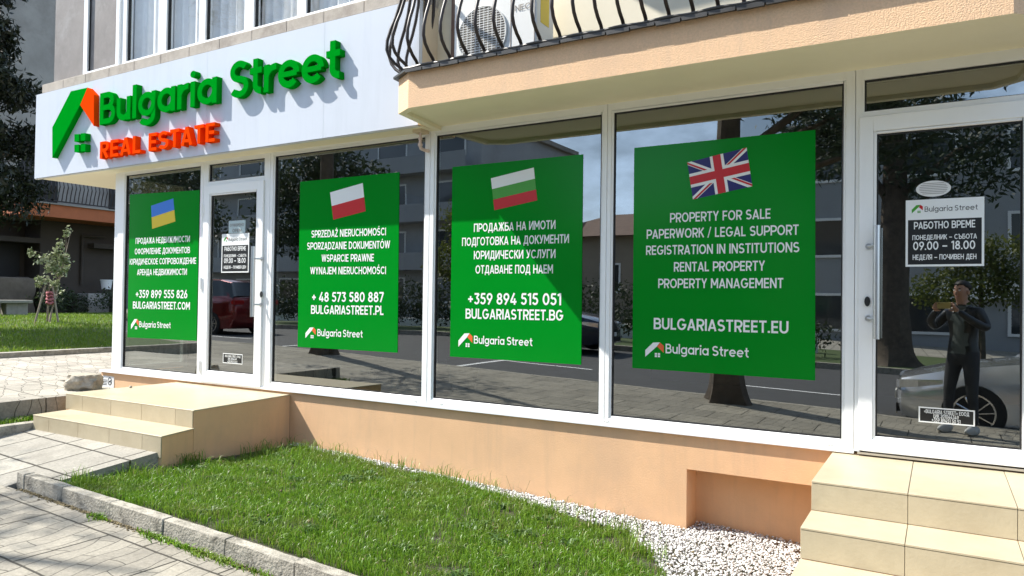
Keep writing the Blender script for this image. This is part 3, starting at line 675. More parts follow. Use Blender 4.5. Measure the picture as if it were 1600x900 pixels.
X, Y = X[ok], Y[ok]; Z = np.array([bed_z(x, y) for x, y in zip(X, Y)]) + rng.uniform(-.002, .014, len(X))
tag(pebbles('gravel', X, Y, Z, .0096, M['pebble']), 'white marble pebbles strewn along the foot of the shop wall', 'gravel', kind='stuff')
# the lawn across the terrace
N = 90000; X = -12.3 - 9.6 * rng.uniform(0, 1, N) ** 1.25; Y = rng.uniform(-1.5, 15, N)
keep = (Y > .3 * (X + 12.3) * -0.0 - 1.5); X, Y = X[keep], Y[keep]
tag(blades('grass', X, Y, np.array([lawn_z(x) for x in X]), .085, .011, M['fgrass'], .9), 'sunlit lawn beyond the terrace kerb', 'grass', kind='stuff')
N = 2600; X = rng.uniform(-7.22, -7.03, N); Y = rng.uniform(-2.6, -.5, N)
tag(blades('grass', X, Y, np.full(N, .44), .06, .005, M['grass'], .9), 'strip of grass between the path kerb and the terrace', 'grass', kind='stuff')

# ================================================================== THE SHOP BUILDING
BLD = empty('shop_building', (-3.5, .3, .0)); tag(BLD, 'two storey building with a white framed glazed shopfront over a peach plinth', 'building')
GZ0, GZ1, FZ0, FZ1 = .768, 2.972, .70, 3.06
# plinth with the recess beside the right steps
mb = MB()
mb.box((-8.5, 0, -.4), (-1.49, .28, .69)); mb.box((-1.49, 0, .457), (-.55, .28, .69)); mb.box((-1.49, .225, -.4), (-.55, .28, .457))
mb.box((-.55, 0, -.4), (2.6, .28, .69)); mb.box((-8.5, .28, -.4), (-8.3, 5, .69))
mb.build('plinth', M['peach'], BLD)
MB().box((-8.5, -.028, .69), (-.45, .10, .712)).build('sill', M['pvc'], BLD, bevel=.003)
def window(o, i, name='shop_window', pane=True, yo=-.014):
    mb = MB(); g = .0015
    oo = (o[0] + g, o[1] - g, o[2], o[3])
    k = .016
    mid = (i[0] - k, i[1] + k, i[2] - k, i[3] + k)
    mb.ring(oo, mid, yo, .07); mb.ring(mid, i, yo + .007, .05)
    wn = mb.build(name, M['pvc'], BLD, bevel=.0025, seg=1)
    gk = .009
    MB().ring(i, (i[0] + gk, i[1] - gk, i[2] + gk, i[3] - gk), .002, .03).build('gasket', M['gasket'], wn)
    if pane: MB().add([(i[0], .012, i[2]), (i[1], .012, i[2]), (i[1], .012, i[3]), (i[0], .012, i[3])], [(0, 1, 2, 3)]).build('pane', M['glass'], wn)
    return wn
window((-8.215, -6.68, FZ0 + .012, FZ1), (-8.082, -6.74, GZ0, GZ1))
window((-5.665, -3.71, FZ0 + .012, FZ1), (-5.605, -3.77, GZ0, GZ1))
window((-3.71, -2.098, FZ0 + .012, FZ1), (-3.65, -2.146, GZ0, GZ1))
window((-2.098, -.452, FZ0 + .012, FZ1), (-2.05, -.521, GZ0, GZ1))
window((.56, 2.4, FZ0 + .012, FZ1), (.64, 2.3, GZ0, GZ1))
def door_unit(o, leaf, glz, trans, hx, hz, hinge_left, lockz):
    # fixed frame with the light above the leaf
    mb = MB(); y0, y1 = -.014, .07
    L = leaf
    mb.box((o[0] + .0015, y0, o[2]), (L[0] + .012, y1, o[3])); mb.box((L[1] - .012, y0, o[2]), (o[1] - .0015, y1, o[3]))
    mb.box((L[0] + .012, y0, trans[3]), (L[1] - .012, y1, o[3])); mb.box((L[0] + .012, y0, L[3] - .012), (L[1] - .012, y1, trans[2]))
    mb.box((L[0] + .012, y0, trans[2]), (trans[0], y1, trans[3])); mb.box((trans[1], y0, trans[2]), (L[1] - .012, y1, trans[3]))
    fr = mb.build('door_frame', M['pvc'], BLD, bevel=.0025, seg=1)
    gk = .009
    MB().ring(trans, (trans[0] + gk, trans[1] - gk, trans[2] + gk, trans[3] - gk), .002, .03).build('gasket', M['gasket'], fr)
    MB().add([(trans[0], .012, trans[2]), (trans[1], .012, trans[2]), (trans[1], .012, trans[3]), (trans[0], .012, trans[3])], [(0, 1, 2, 3)]).build('pane', M['glass'], fr)
    k = .016; mid = (glz[0] - k, glz[1] + k, glz[2] - k, glz[3] + k)
    mb = MB().ring(L, mid, -.034, -.016); mb.ring(mid, glz, -.028, .0)
    d = mb.build('door', M['pvc'], BLD, bevel=.0025, seg=1)
    MB().ring(glz, (glz[0] + gk, glz[1] - gk, glz[2] + gk, glz[3] - gk), -.014, .0).build('gasket', M['gasket'], d)
    MB().add([(glz[0], -.005, glz[2]), (glz[1], -.005, glz[2]), (glz[1], -.005, glz[3]), (glz[0], -.005, glz[3])], [(0, 1, 2, 3)]).build('pane', M['glass'], d)
    mb = MB().tube([(hx, -.10, hz[0]), (hx, -.10, hz[1])], .0185, 16)
    for z in (hz[0] + .12, hz[1] - .12):
        sx = hx + (.05 if hinge_left else -.05)
        mb.tube([(hx, -.10, z), (sx, -.034, z)], .009, 10); mb.lathe([(.018, -.034), (.018, -.040)], (sx, 0, z), 14, 'y')
    mb.build('handle', M['steel'], d, smooth=.6)
    lx = hx + (.055 if hinge_left else -.055)
    mb = MB(); mb.prism([(.016 * math.cos(a), .03 * math.sin(a)) for a in np.linspace(0, 2 * math.pi, 18)[:-1]], (lx, -.034, lockz), (1, 0, 0), (0, 0, 1), (0, -.008, 0)); mb.build('lock', M['gasket'], d)
    for z in ((L[2] + .16), (L[2] + L[3]) / 2, L[3] - .25):
        hx_ = L[0] - .004 if hinge_left else L[1] + .004
        mb = MB().tube([(hx_, -.040, z - .06), (hx_, -.040, z + .06)], .011, 10); mb.box((hx_ - .03, -.034, z - .055), (hx_ + .028, -.0385, z + .055)); mb.build('hinge', M['pvc'], d)
    return d
hl = at(394.5, 440, Y=-.10); hr = at(1370, 440, Y=-.10)
door_unit((-6.68, -5.665, FZ0 + .004, FZ1), (-6.65, -5.735, .707, 2.745), (-6.54, -5.84, .825, 2.64), (-6.60, -5.747, 2.79, GZ1), hl.x, (at(394, 495, Y=-.1).z, at(394, 385, Y=-.1).z), True, at(406, 460, Y=-.04).z)
door_unit((-.452, .56, FZ0 + .004, FZ1), (-.428, .485, .715, 2.742), (-.335, .39, .808, 2.632), (-.403, .50, 2.777, 2.974), hr.x, (at(1370, 530, Y=-.1).z, at(1370, 352, Y=-.1).z), False, at(1354, 471, Y=-.04).z)
MB().box((-.43, -.037, .694), (.485, -.012, .707)).build('threshold', M['steel'], BLD)
# little drain caps on the bottom rails of the windows
for (px, py) in [(195, 580), (300, 593), (433, 605), (534, 613), (648, 624), (689, 626), (948, 655), (1296, 695)]:
    p = at(px, py, Y=-.014); MB().box((p.x - .016, -.014, .722), (p.x + .016, -.021, .734)).build('drain_cap', M['offw'], BLD, bevel=.003)
# corner post, glazed side, room behind
MB().box((-8.30, .0, .69), (-8.216, .085, 3.06)).build('corner_post', M['pvc'], BLD, bevel=.004)
mb = MB(); mb.box((-8.29, .085, .70), (-8.22, .93, .768)); mb.box((-8.29, .085, 2.972), (-8.22, .93, 3.06)); mb.box((-8.29, .87, .768), (-8.22, .93, 2.972))
sw = mb.build('side_window', M['pvc'], BLD, bevel=.003)
MB().add([(-8.25, .085, .768), (-8.25, .87, .768), (-8.25, .87, 2.972), (-8.25, .085, 2.972)], [(0, 1, 2, 3)]).build('pane', M['glass'], sw)
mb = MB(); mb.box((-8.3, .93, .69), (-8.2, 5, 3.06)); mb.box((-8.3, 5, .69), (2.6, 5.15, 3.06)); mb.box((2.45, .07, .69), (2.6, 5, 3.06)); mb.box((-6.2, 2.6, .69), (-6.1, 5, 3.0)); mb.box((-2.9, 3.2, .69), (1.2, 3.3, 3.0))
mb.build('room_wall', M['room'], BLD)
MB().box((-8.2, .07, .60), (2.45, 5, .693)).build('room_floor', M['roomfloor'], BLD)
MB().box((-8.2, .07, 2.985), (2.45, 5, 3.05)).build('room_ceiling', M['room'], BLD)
# upper storey overhang with cream soffit, left part
mb = MB(); mb.box((-9.56, -.245, 3.012), (-3.66, 5, 3.03)); mb.build('soffit', M['soffit'], BLD)
UY = -.15
mb = MB(); mb.box((-9.5, -.205, 3.06), (-3.66, 5, 4.05)); mb.build('spandrel_wall', M['beigepil'], BLD)
mb = MB(); x = -9.62; k = 0
ledge = MB()
for xx in np.arange(-9.50, -3.66, .475):
    ledge.box((xx + .002, -.235, 4.052), (min(xx + .473, -3.66), .0, 4.160))
ledge.build('stone_ledge', M['ledge'], BLD, bevel=.006)
mb = MB(); mb.box((-9.46, -.12, 4.05), (-8.70, .0, 6.0)); mb.build('upper_panel', M['graypanel'], BLD, bevel=.004)
def upwin(x0, x1, m0, m1, panel=False):
    z0, z1 = 4.162, 6.0
    mb = MB(); mb.ring((x0 - m0, x1 + m1, z0, z1), (x0, x1, z0 + .05, z1 - .06), UY - .02, UY + .06)
    f = mb.build('upper_window', M['pvc'], BLD, bevel=.004)
    MB().ring((x0, x1, z0 + .05, z1 - .06), (x0 + .012, x1 - .012, z0 + .055, z1 - .07), UY + .0, UY + .03).build('gasket', M['gasket'], f)
    if panel: MB().box((x0, UY + .015, z0 + .05), (x1, UY + .03, z1 - .06)).build('panel', M['graypanel'], f)
    else: MB().add([(x0, UY + .012, z0 + .05), (x1, UY + .012, z0 + .05), (x1, UY + .012, z1 - .06), (x0, UY + .012, z1 - .06)], [(0, 1, 2, 3)]).build('pane', M['upglass'], f)
    return f
ups = [(-8.65, -8.07, .08, .06, True), (-7.87, -7.28, .06, .07, False), (-7.14, -6.59, .07, .05, False), (-6.49, -5.88, .05, .06, False), (-5.76, -5.16, .06, .055, False), (-5.05, -4.45, .055, .055, False), (-4.34, -3.80, .055, .06, False)]
wins = [upwin(*u) for u in ups]
MB().box((-8.01, UY + .0, 4.165), (-7.93, UY + .05, 6.0)).build('mullion_strip', M['offw'], BLD)
for f, (x0, x1, *_r) in list(zip(wins, ups))[1:]:
    n = 44; mb = MB(); ph = random.uniform(0, 6)
    xs = np.linspace(x0 - .06, x1 + .06, n)
    ys_ = [-.02 + .035 * math.sin((x - x0) * 46 + ph + 1.2 * math.sin(x * 9)) + .012 * math.sin(x * 130) for x in xs]
    mb.v = [(x, y, z) for z in (4.13, 6.0) for x, y in zip(xs, ys_)]; mb.f = [(i, i + 1, n + i + 1, n + i) for i in range(n - 1)]; mb.m = [0] * len(mb.f)
    mb.build('curtain', M['curtain'], f, smooth=True)
mb = MB(); mb.box((-9.5, -.15, 6.0), (-3.66, 5, 8.6)); mb.box((-9.5, 1.2, 4.06), (-3.66, 5, 6.0)); mb.box((-9.46, 0.005, 4.06), (-9.40, 1.2, 6.0)); mb.box((-3.80, -.07, 4.162), (-3.66, 1.2, 6.0)); mb.build('upper_wall', M['beigepil'], BLD)
# right part: wall behind the balcony, the balcony above, roof
mb = MB(); mb.box((-3.66, .0, 3.062), (2.6, 5, 5.74)); mb.box((-3.66, 0, 5.95), (2.6, 5, 8.6)); mb.build('balcony_wall', M['cream'], BLD)
mb = MB(); mb.box((-3.50, -.03, 3.28), (-3.37, 0, 5.7)); mb.build('shutter', M['brown'], BLD)
MB().box((-9.6, -.3, 8.6), (2.8, 5.3, 8.8)).build('roof', M['flash'], BLD)
def balcony(z0, z1, name):
    P = [(-3.66, 0), (-3.575, -.60), (-3.40, -.70), (.30, -.70), (.46, -.56), (.52, 0)]
    mb = MB(); mb.zprism(P, z0 + .045, z1)
    sl = mb.build(name, M['rough_peach'], BLD)
    # drip lip round the underside and the cream soffit inside it
    Q = [(-3.60, 0), (-3.52, -.57), (-3.385, -.645), (.285, -.645), (.41, -.53), (.46, 0)]
    lip = MB(); n = len(P)
    for i in range(n - 1):
        lip.add([(*P[i], z0), (*P[i + 1], z0), (*Q[i + 1], z0), (*Q[i], z0), (*P[i], z0 + .045), (*P[i + 1], z0 + .045), (*Q[i + 1], z0 + .044), (*Q[i], z0 + .044)],
                [(0, 3, 2, 1), (0, 1, 5, 4), (3, 7, 6, 2)]); lip.m[-3:] = [0, 1, 0]
    lip.build('drip_lip', [M['soffit'], M['rough_peach']], sl)
    s = MB(); s.zprism(Q, z0 + .030, z0 + .043); s.build('soffit', M['soffit'], sl)
    T = [(-3.69, 0), (-3.61, -.625), (-3.41, -.735), (.315, -.735), (.485, -.585), (.55, 0)]
    c = MB(); c.zprism(T, z1, z1 + .016); c.build('cap_flashing', M['flash'], sl)
    # the uneven lapped edge of the flashing
    e = MB()
    for xx in np.arange(-3.40, .3, .16): e.box((xx, -.742, z1 - .012 + random.uniform(-.004, .004)), (xx + .150, -.722, z1 + .010)); 
    e.tube([(x, -.725, z1 + .026 + .004 * math.sin(x * 21)) for x in np.linspace(-3.42, .32, 90)], .011, 8)
    e.build('lapped_edge', M['flash'], sl)
    return sl
balcony(3.01, 3.275, 'balcony_slab')
balcony(5.72, 5.985, 'balcony_slab')
# header strip above the shop windows on the right, where the balcony meets the wall
MB().box((-3.66, -.016, 3.06), (2.4, .0, 3.056 + .012)).build('header_strip', M['soffit'], BLD)
# ================================================================== RAILING, PIPE, AIR CONDITIONERS
RAIL = empty('balcony_railing', (-1.6, -.68, 3.29)); tag(RAIL, 'dark wrought iron balcony railing with bellied bars above the shop windows', 'railing')
def bellied(name, bx, by, ox, oy):
    "one bellied bar standing at (bx,by) and swelling towards (ox,oy)"
    prof = [(0, 0), (0, .05), (.015, .068), (.06, .10), (.10, .145), (.122, .20), (.12, .27), (.095, .36), (.06, .45), (.028, .56), (.006, .68), (0, .80), (0, .98)]
    pts = []
    for i in range(len(prof) - 1):
        for t in (0, .5): pts.append((prof[i][0] * (1 - t) + prof[i + 1][0] * t, prof[i][1] * (1 - t) + prof[i + 1][1] * t))
    pts.append(prof[-1])
    mb = MB().tube([(bx + ox * a, by + oy * a, 3.285 + b) for a, b in pts], .0125, 8)
    return mb.build(name, M['iron'], RAIL, smooth=.9)
bars = []
for i, x in enumerate(np.arange(-3.335, .28, .1475)): bars.append((x, -.68, 0, -1))
for t in np.linspace(.1, .92, 5): bars.append((-3.60 + .0 * t - (.05 * (1 - t)), -.02 - .56 * t, -1, -.0))
bars.append((-3.53, -.61, -.8, -.6)); bars.append((-3.45, -.655, -.5, -.85))
for b in bars: bellied('baluster', *b)
path = [(-3.66, -.01), (-3.555, -.595), (-3.40, -.68), (.30, -.68), (.44, -.55), (.5, -.01)]
for z, r in ((3.30, .010), (4.265, .02)):
    MB().tube([(x, y, z) for x, y in path], r, 8).build('rail', M['iron'], RAIL, smooth=.9)
# drain pipe stub under the balcony corner
p0 = at(657, 197, Y=-.10)
mb = MB().tube([(p0.x, -.10, 3.03), (p0.x, -.10, 2.87)], .012, 12)
mb.lathe([(.018, 0), (.018, .018)], (p0.x, -.10, 2.93), 14); mb.lathe([(.020, 0), (.020, .02)], (p0.x, -.10, 2.875), 14)
mb.tube([(p0.x, -.10, 2.875), (p0.x + .004, -.095, 2.855), (p0.x + .02, -.06, 2.845), (p0.x + .03, -.02, 2.845)], .014, 12)
tag(mb.build('drain_pipe', M['pipe'], smooth=.8), 'short pale pink drain pipe stub hanging below the balcony corner', 'pipe')
MB().box((p0.x - .05, -.14, 2.985), (p0.x + .04, -.03, 3.012)).build('pipe_bracket', M['beigepil'], BLD)

def aircon(x0, z0, y0, wd, hgt, dp, label, logo):
    r = empty('air_conditioner', (x0 + wd / 2, y0, z0)); tag(r, label, 'air conditioner')
    MB().box((x0, y0, z0), (x0 + wd, y0 + dp, z0 + hgt)).build('casing', M['offw'], r, bevel=.012)
    cx, cz, R = x0 + wd * .36, z0 + .245, .214
    MB().lathe([(R, -.001), (R, -.004), (R * .98, -.004)], (cx, y0, cz), 40, 'y').build('fan_opening', M['graypanel'], r)
    g = MB()
    for k in range(-11, 12):
        q = k * R / 11.5; e = math.sqrt(R * R - q * q)
        g.box((cx - e, y0 - .012, cz + q - .0022), (cx + e, y0 - .008, cz + q + .0022))
        if k % 2: g.box((cx + q - .0022, y0 - .0125, cz - e), (cx + q + .0022, y0 - .0085, cz + e))
    g.tube([(cx + R * math.cos(a), y0 - .008, cz + R * math.sin(a)) for a in np.linspace(0, 2 * math.pi, 41)], .006, 6, cap=False)
    g.build('fan_grille', M['offw'], r)
    fb = MB()
    for k in range(3):
        a0 = k * 2.094 + .4
        fb.prism([(0.02 * math.cos(a0), 0.02 * math.sin(a0))] + [(R * .85 * math.cos(a0 + t), R * .85 * math.sin(a0 + t)) for t in np.linspace(0, 1.2, 7)], (cx, y0 - .005, cz), (1, 0, 0), (0, 0, 1), (0, -.002, 0))
    fb.build('fan_blades', M['ledge'], r)
    px_ = x0 + wd * .70
    MB().ring((px_, x0 + wd - .012, z0 + .015, z0 + hgt - .015), (px_ + .006, x0 + wd - .018, z0 + .021, z0 + hgt - .021), y0 - .003, y0 + .002).build('front_panel_seam', M['graypanel'], r)
    if logo:
        t = MB(); text_flat(t, logo, px_ + .035, x0 + wd - .045, at(811, 12, Y=y0).z, .042, y0 - .004, .13); t.build('lettering', M['graypanel'], r)
    MB().box((x0 + wd, y0 + .06, z0 + hgt * .45), (x0 + wd + .002, y0 + dp - .08, z0 + hgt * .85)).build('energy_label', M['vyellow'], r)
    for xx in (x0 + .12, x0 + wd - .16): MB().box((xx, y0 + .02, z0 - .03), (xx + .05, y0 + dp - .02, z0)).build('foot', M['gasket'], r)
    vz = z0 + .08
    mb = MB(); mb.box((x0 + wd, y0 + dp - .09, z0 + .03), (x0 + wd + .02, y0 + dp - .02, z0 + .14)); mb.tube([(x0 + wd + .02, y0 + dp - .05, z0 + .10), (x0 + wd + .07, y0 + dp - .05, z0 + .10), (x0 + wd + .1, y0 + dp - .03, z0 + .16)], .011, 8); mb.tube([(x0 + wd + .02, y0 + dp - .05, z0 + .06), (x0 + wd + .05, y0 + dp - .05, z0 + .06), (x0 + wd + .09, y0 + dp - .03, z0 + .02)], .009, 8)
    mb.build('valves', M['steel'], r, smooth=.8)
    return r
aircon(-3.22, 3.335, -.38, .72, .62, .27, 'white air conditioner outdoor unit with a round fan grille behind the balcony bars', 'NEO')

# ================================================================== SIGNBOARD
SB = MB()
xs_ = [-9.60, -7.95, -6.33, -4.72, -3.66]
for a, b in zip(xs_[:-1], xs_[1:]): SB.box((a + .001, -.25, 3.012), (b - .001, -.206, 4.045))
sgn = SB.build('signboard', M['composite']); tag(sgn, 'long white shop signboard with raised green and orange letters above the left windows', 'signboard')
MB().box((-9.6, -.24, 3.004), (-3.67, -.205, 3.0115)).build('edge_trim', M['offw'], sgn)
YS, D_ = -.25, .062
def sg(px, py): p = at(px, py, Y=YS - D_); return p.x, p.z
t = MB(); xa = sg(156, 170)[0]; xb = sg(338, 163)[0]
zb0 = (at(157, 195, Y=YS - D_).z + at(157.5, 146, Y=YS - D_).z) / 2; cap = .362
ztop = sg(157, 146)[1]; zbot = sg(157, 195)[1]
word(t, 'Bulgaria', xa, xb, zbot, ztop - zbot, YS, D_, .172, .085)
t.build('raised_lettering', M['green'], sgn)
t = MB(); s0 = sg(360, 95); s1 = sg(360, 155); xe = sg(531.5, 100)[0]
word(t, 'Street', s0[0], xe, zbot + .004, ztop - zbot, YS, D_, .172, .075)
t.build('raised_lettering', M['green'], sgn)
def raised_text(s, x0, x1, z0, z1, m):
    t = MB(); word(t, s, x0, x1, z0, z1 - z0, YS, D_, .175, .13); return t.build('raised_lettering', m, sgn)
z0 = sg(156, 248)[1]; z1 = sg(156, 222)[1]
raised_text('REAL', sg(156, 235)[0], sg(219.5, 225)[0], z0, z1, M['orange'])
raised_text('ESTATE', sg(232, 224)[0], sg(335.5, 208)[0], z0, z1, M['orange'])
def raised_poly(pts, m, dd=D_):
    P = [sg(60 + x / 5.625, 120 + y / 5.625) for x, y in pts]
    return MB().yprism(P, YS - dd, YS).build('raised_logo', m, sgn)
raised_poly([(122, 445), (122, 712), (366, 246), (430, 95), (285, 127)], M['green'])
raised_poly([(431, 95), (367, 247), (486, 432), (486, 155)], M['orange'], D_ - .0005)
cells = [(316, 505, 357, 570), (371, 498, 412, 562), (316, 598, 357, 662), (371, 592, 412, 656)]
for a, b, c, d in cells: raised_poly([(a, b), (c, b - 3), (c, d - 3), (a, d)], M['green'])

# ================================================================== POSTERS
YP = .0085
MV = [M['vinyl'], M['vwhite'], M['vorange'], M['vred'], M['vblue'], M['vsky'], M['vyellow'], M['vgreen']]
def fpt(px, py, y=YP): p = at(px, py, Y=y); return (p.x, p.z)
def logo_flat(mb, xl, xr, zt, zb, y, white=1, orange=2):
    W_, H_ = xr - xl, zt - zb
    def q(u, v): return (xl + u * W_, y, zb + v * H_)
    mb.add([q(0, 0), q(.62, .72), q(.78, 1), q(.42, .97), q(0, .45)], [(0, 1, 2, 3, 4)], white)
    mb.add([q(.79, .99), q(.64, .72), q(1, .32), q(1, .78)], [(0, 1, 2, 3)], orange)
    for u in (.52, .68):
        for v in (.02, .17): mb.add([q(u, v), q(u + .12, v), q(u + .12, v + .12), q(u, v + .12)], [(0, 1, 2, 3)], white)
def poster(corners, lines, logo, flag, label):
    (tl, tr, bl, br) = corners
    A, B, C, D = fpt(*tl), fpt(*tr), fpt(*br), fpt(*bl)
    mb = MB(); mb.add([(A[0], YP, A[1]), (D[0], YP, D[1]), (C[0], YP, C[1]), (B[0], YP, B[1])], [(0, 1, 2, 3)])
    mb.add([(A[0], YP + .002, A[1]), (D[0], YP + .002, D[1]), (C[0], YP + .002, C[1]), (B[0], YP + .002, B[1])], [(3, 2, 1, 0)])
    po = mb.build('poster', M['vinyl']); tag(po, label, 'poster', 'green posters in the shop windows')
    yt = YP - .0012
    for s, x0, x1, yl, yr, cap in lines:
        t = MB(); p, q = at(x0, yl, Y=yt), at(x1, yr, Y=yt); text_flat(t, s, p.x, q.x, p.z, cap, yt, .155 if cap < .075 else .165, 0, q.z - p.z); t.build('text_line', M['vwhite'], po)
    lg = MB(); (ix0, iy0, ix1, iy1), (tx0, tx1, ty0, ty1) = logo
    a, b = fpt(ix0, iy0, yt), fpt(ix1, iy1, yt); logo_flat(lg, a[0], b[0], a[1], b[1], yt)
    p, q = at(tx0, ty0, Y=yt), at(tx1, ty1, Y=yt); cap = (q.x - p.x) * .118
    word(lg, 'Bulgaria Street', p.x, q.x, p.z - cap * .5, cap, yt, 0, .15, .10, 1, .00008, q.z - p.z)
    lg.build('logo', MV, po)
    flag(po, yt)
    return po
def flag_quad(c): return [Vector((*fpt(*p, YP - .0012), 0)) for p in c]
def bands(c, fr, mi):
    def f(po, yt):
        TL, TR, BR, BL = flag_quad(c); mb = MB()
        def P(u, v): p = TL.lerp(TR, u).lerp(BL.lerp(BR, u), v); return (p.x, yt, p.y)
        for (a, b), m in zip(fr, mi): mb.add([P(0, a), P(0, b), P(1, b), P(1, a)], [(0, 1, 2, 3)], m)
        mb.build('flag', MV, po)
    return f
def union(c):
    def f(po, yt):
        TL, TR, BR, BL = flag_quad(c); mb = MB()
        def P(u, v, e=0): p = TL.lerp(TR, u).lerp(BL.lerp(BR, u), v); return (p.x, yt - e, p.y)
        mb.add([P(0, 0), P(0, 1), P(1, 1), P(1, 0)], [(0, 1, 2, 3)], 4)
        # u in 0..1 over 60 units, v in 0..1 over 30 units (drawn at 3:2)
        def poly(pts, m, e): mb.add([P(x / 60, y / 36, e) for x, y in pts], [tuple(range(len(pts)))], m)
        kx = 4.2; ky = 4.2 * .9
        poly([(0, 0), (0, 2.6), (55.6, 36), (60, 36), (60, 33.4), (4.4, 0)], 1, .0003)
        poly([(0, 36), (4.4, 36), (60, 2.6), (60, 0), (55.6, 0), (0, 33.4)], 1, .0006)
        poly([(0, 0), (0, 2.0), (20, 14), (23.4, 14)], 3, .0009); poly([(60, 36), (60, 34.0), (40, 22), (36.6, 22)], 3, .0009)
        poly([(60, 0), (56.6, 0), (33.4, 14), (36.8, 14)], 3, .0009); poly([(0, 36), (3.4, 36), (26.6, 22), (23.2, 22)], 3, .0009)
        poly([(0, 11.4), (0, 24.6), (60, 24.6), (60, 11.4)], 1, .0012); poly([(23.2, 0), (23.2, 36), (36.8, 36), (36.8, 0)], 1, .0015)
        poly([(0, 14.2), (0, 21.8), (60, 21.8), (60, 14.2)], 3, .0018); poly([(26, 0), (26, 36), (34, 36), (34, 0)], 3, .0021)
        mb.build('flag', MV, po)
    return f
poster([(203, 304), (312, 297), (199, 527), (307, 532.5)], [
    ('ПРОДАЖА НЕДВИЖИМОСТИ', 212, 296.7, 376.5, 373, .068), ('ОФОРМЛЕНИЕ ДОКУМЕНТОВ', 210.7, 296.7, 393, 390.5, .068),
    ('ЮРИДИЧЕСКОЕ СОПРОВОЖДЕНИЕ', 202.8, 306.5, 409, 407.2, .068), ('АРЕНДА НЕДВИЖИМОСТИ', 214.3, 292, 425.3, 424.6, .068),
    ('+359 899 555 826', 212, 292.7, 459.3, 459.6, .090), ('BULGARIASTREET.COM', 207.7, 296.7, 476.6, 478, .082)],
    ((205, 498, 216.5, 515), (217.5, 266.7, 506.5, 508.2)), bands([(236, 321.5), (270.7, 310), (274, 346), (237.7, 357.7)], [(0, .5), (.5, 1)], [5, 6]),
    'green window poster in Russian with a blue and yellow flag, left of the left door')
poster([(469, 284), (624, 269), (465, 542), (621, 551)], [
    ('SPRZEDAŻ NIERUCHOMOŚCI', 486.7, 603, 365.8, 361.6, .068), ('SPORZĄDZANIE DOKUMENTÓW', 480, 609.3, 384.6, 382, .068),
    ('WSPARCIE PRAWNE', 502.7, 584.3, 403.5, 402.5, .068), ('WYNAJEM NIERUCHOMOŚCI', 485, 603, 423, 422.3, .068),
    ('+ 48 573 580 887', 487.3, 599.3, 464, 464.2, .090), ('BULGARIASTREET.PL', 486, 599.3, 483.6, 485, .082)],
    ((477.5, 511, 493, 529), (496, 566.7, 519.5, 522), ), bands([(515.7, 300.7), (566.7, 286), (571.3, 330), (520.7, 343.3)], [(0, .5), (.5, 1)], [1, 3]),
    'green window poster in Polish with a white over red flag, right of the left door')
poster([(707, 261), (911, 241), (703, 557), (908, 570)], [
    ('ПРОДАЖБА НА ИМОТИ', 740.5, 868, 356, 350.6, .068), ('ПОДГОТОВКА НА ДОКУМЕНТИ', 722, 889, 378, 372.6, .068),
    ('ЮРИДИЧЕСКИ УСЛУГИ', 740.5, 868, 398.6, 396.2, .068), ('ОТДАВАНЕ ПОД НАЕМ', 743, 864, 421, 420.2, .068),
    ('+359 894 515 051', 731, 877, 466.6, 467.6, .092), ('BULGARIASTREET.BG', 727.5, 880, 490, 492.6, .082)],
    ((716.5, 520, 738, 543), (740.5, 832, 530.6, 534.4)), bands([(767, 278.6), (834, 261.7), (839.5, 313), (772.4, 328.5)], [(0, .34), (.34, .67), (.67, 1)], [1, 7, 3]),
    'green window poster in Bulgarian with a white, green and red flag crossed by slanting shade')
poster([(991, 231), (1274, 203), (988, 575), (1273.5, 594.5)], [
    ('PROPERTY FOR SALE', 1047, 1204, 340.4, 333.6, .066), ('PAPERWORK / LEGAL SUPPORT', 1010.5, 1248, 366, 358.6, .066),
    ('REGISTRATION IN INSTITUTIONS', 1009.5, 1249, 391.2, 386, .066), ('RENTAL PROPERTY', 1053, 1195, 417, 415, .066),
    ('PROPERTY MANAGEMENT', 1028.5, 1224, 442.8, 442.2, .066), ('BULGARIASTREET.EU', 1021.5, 1232, 505.4, 511.6, .080)],
    ((1008.5, 534, 1037, 559), (1040, 1170, 544.4, 551)), union([(1073.9, 253.9), (1166.7, 230.6), (1175.6, 291), (1082.8, 311.7)]),
    'largest green window poster, in English with a red, white and blue crossed flag')

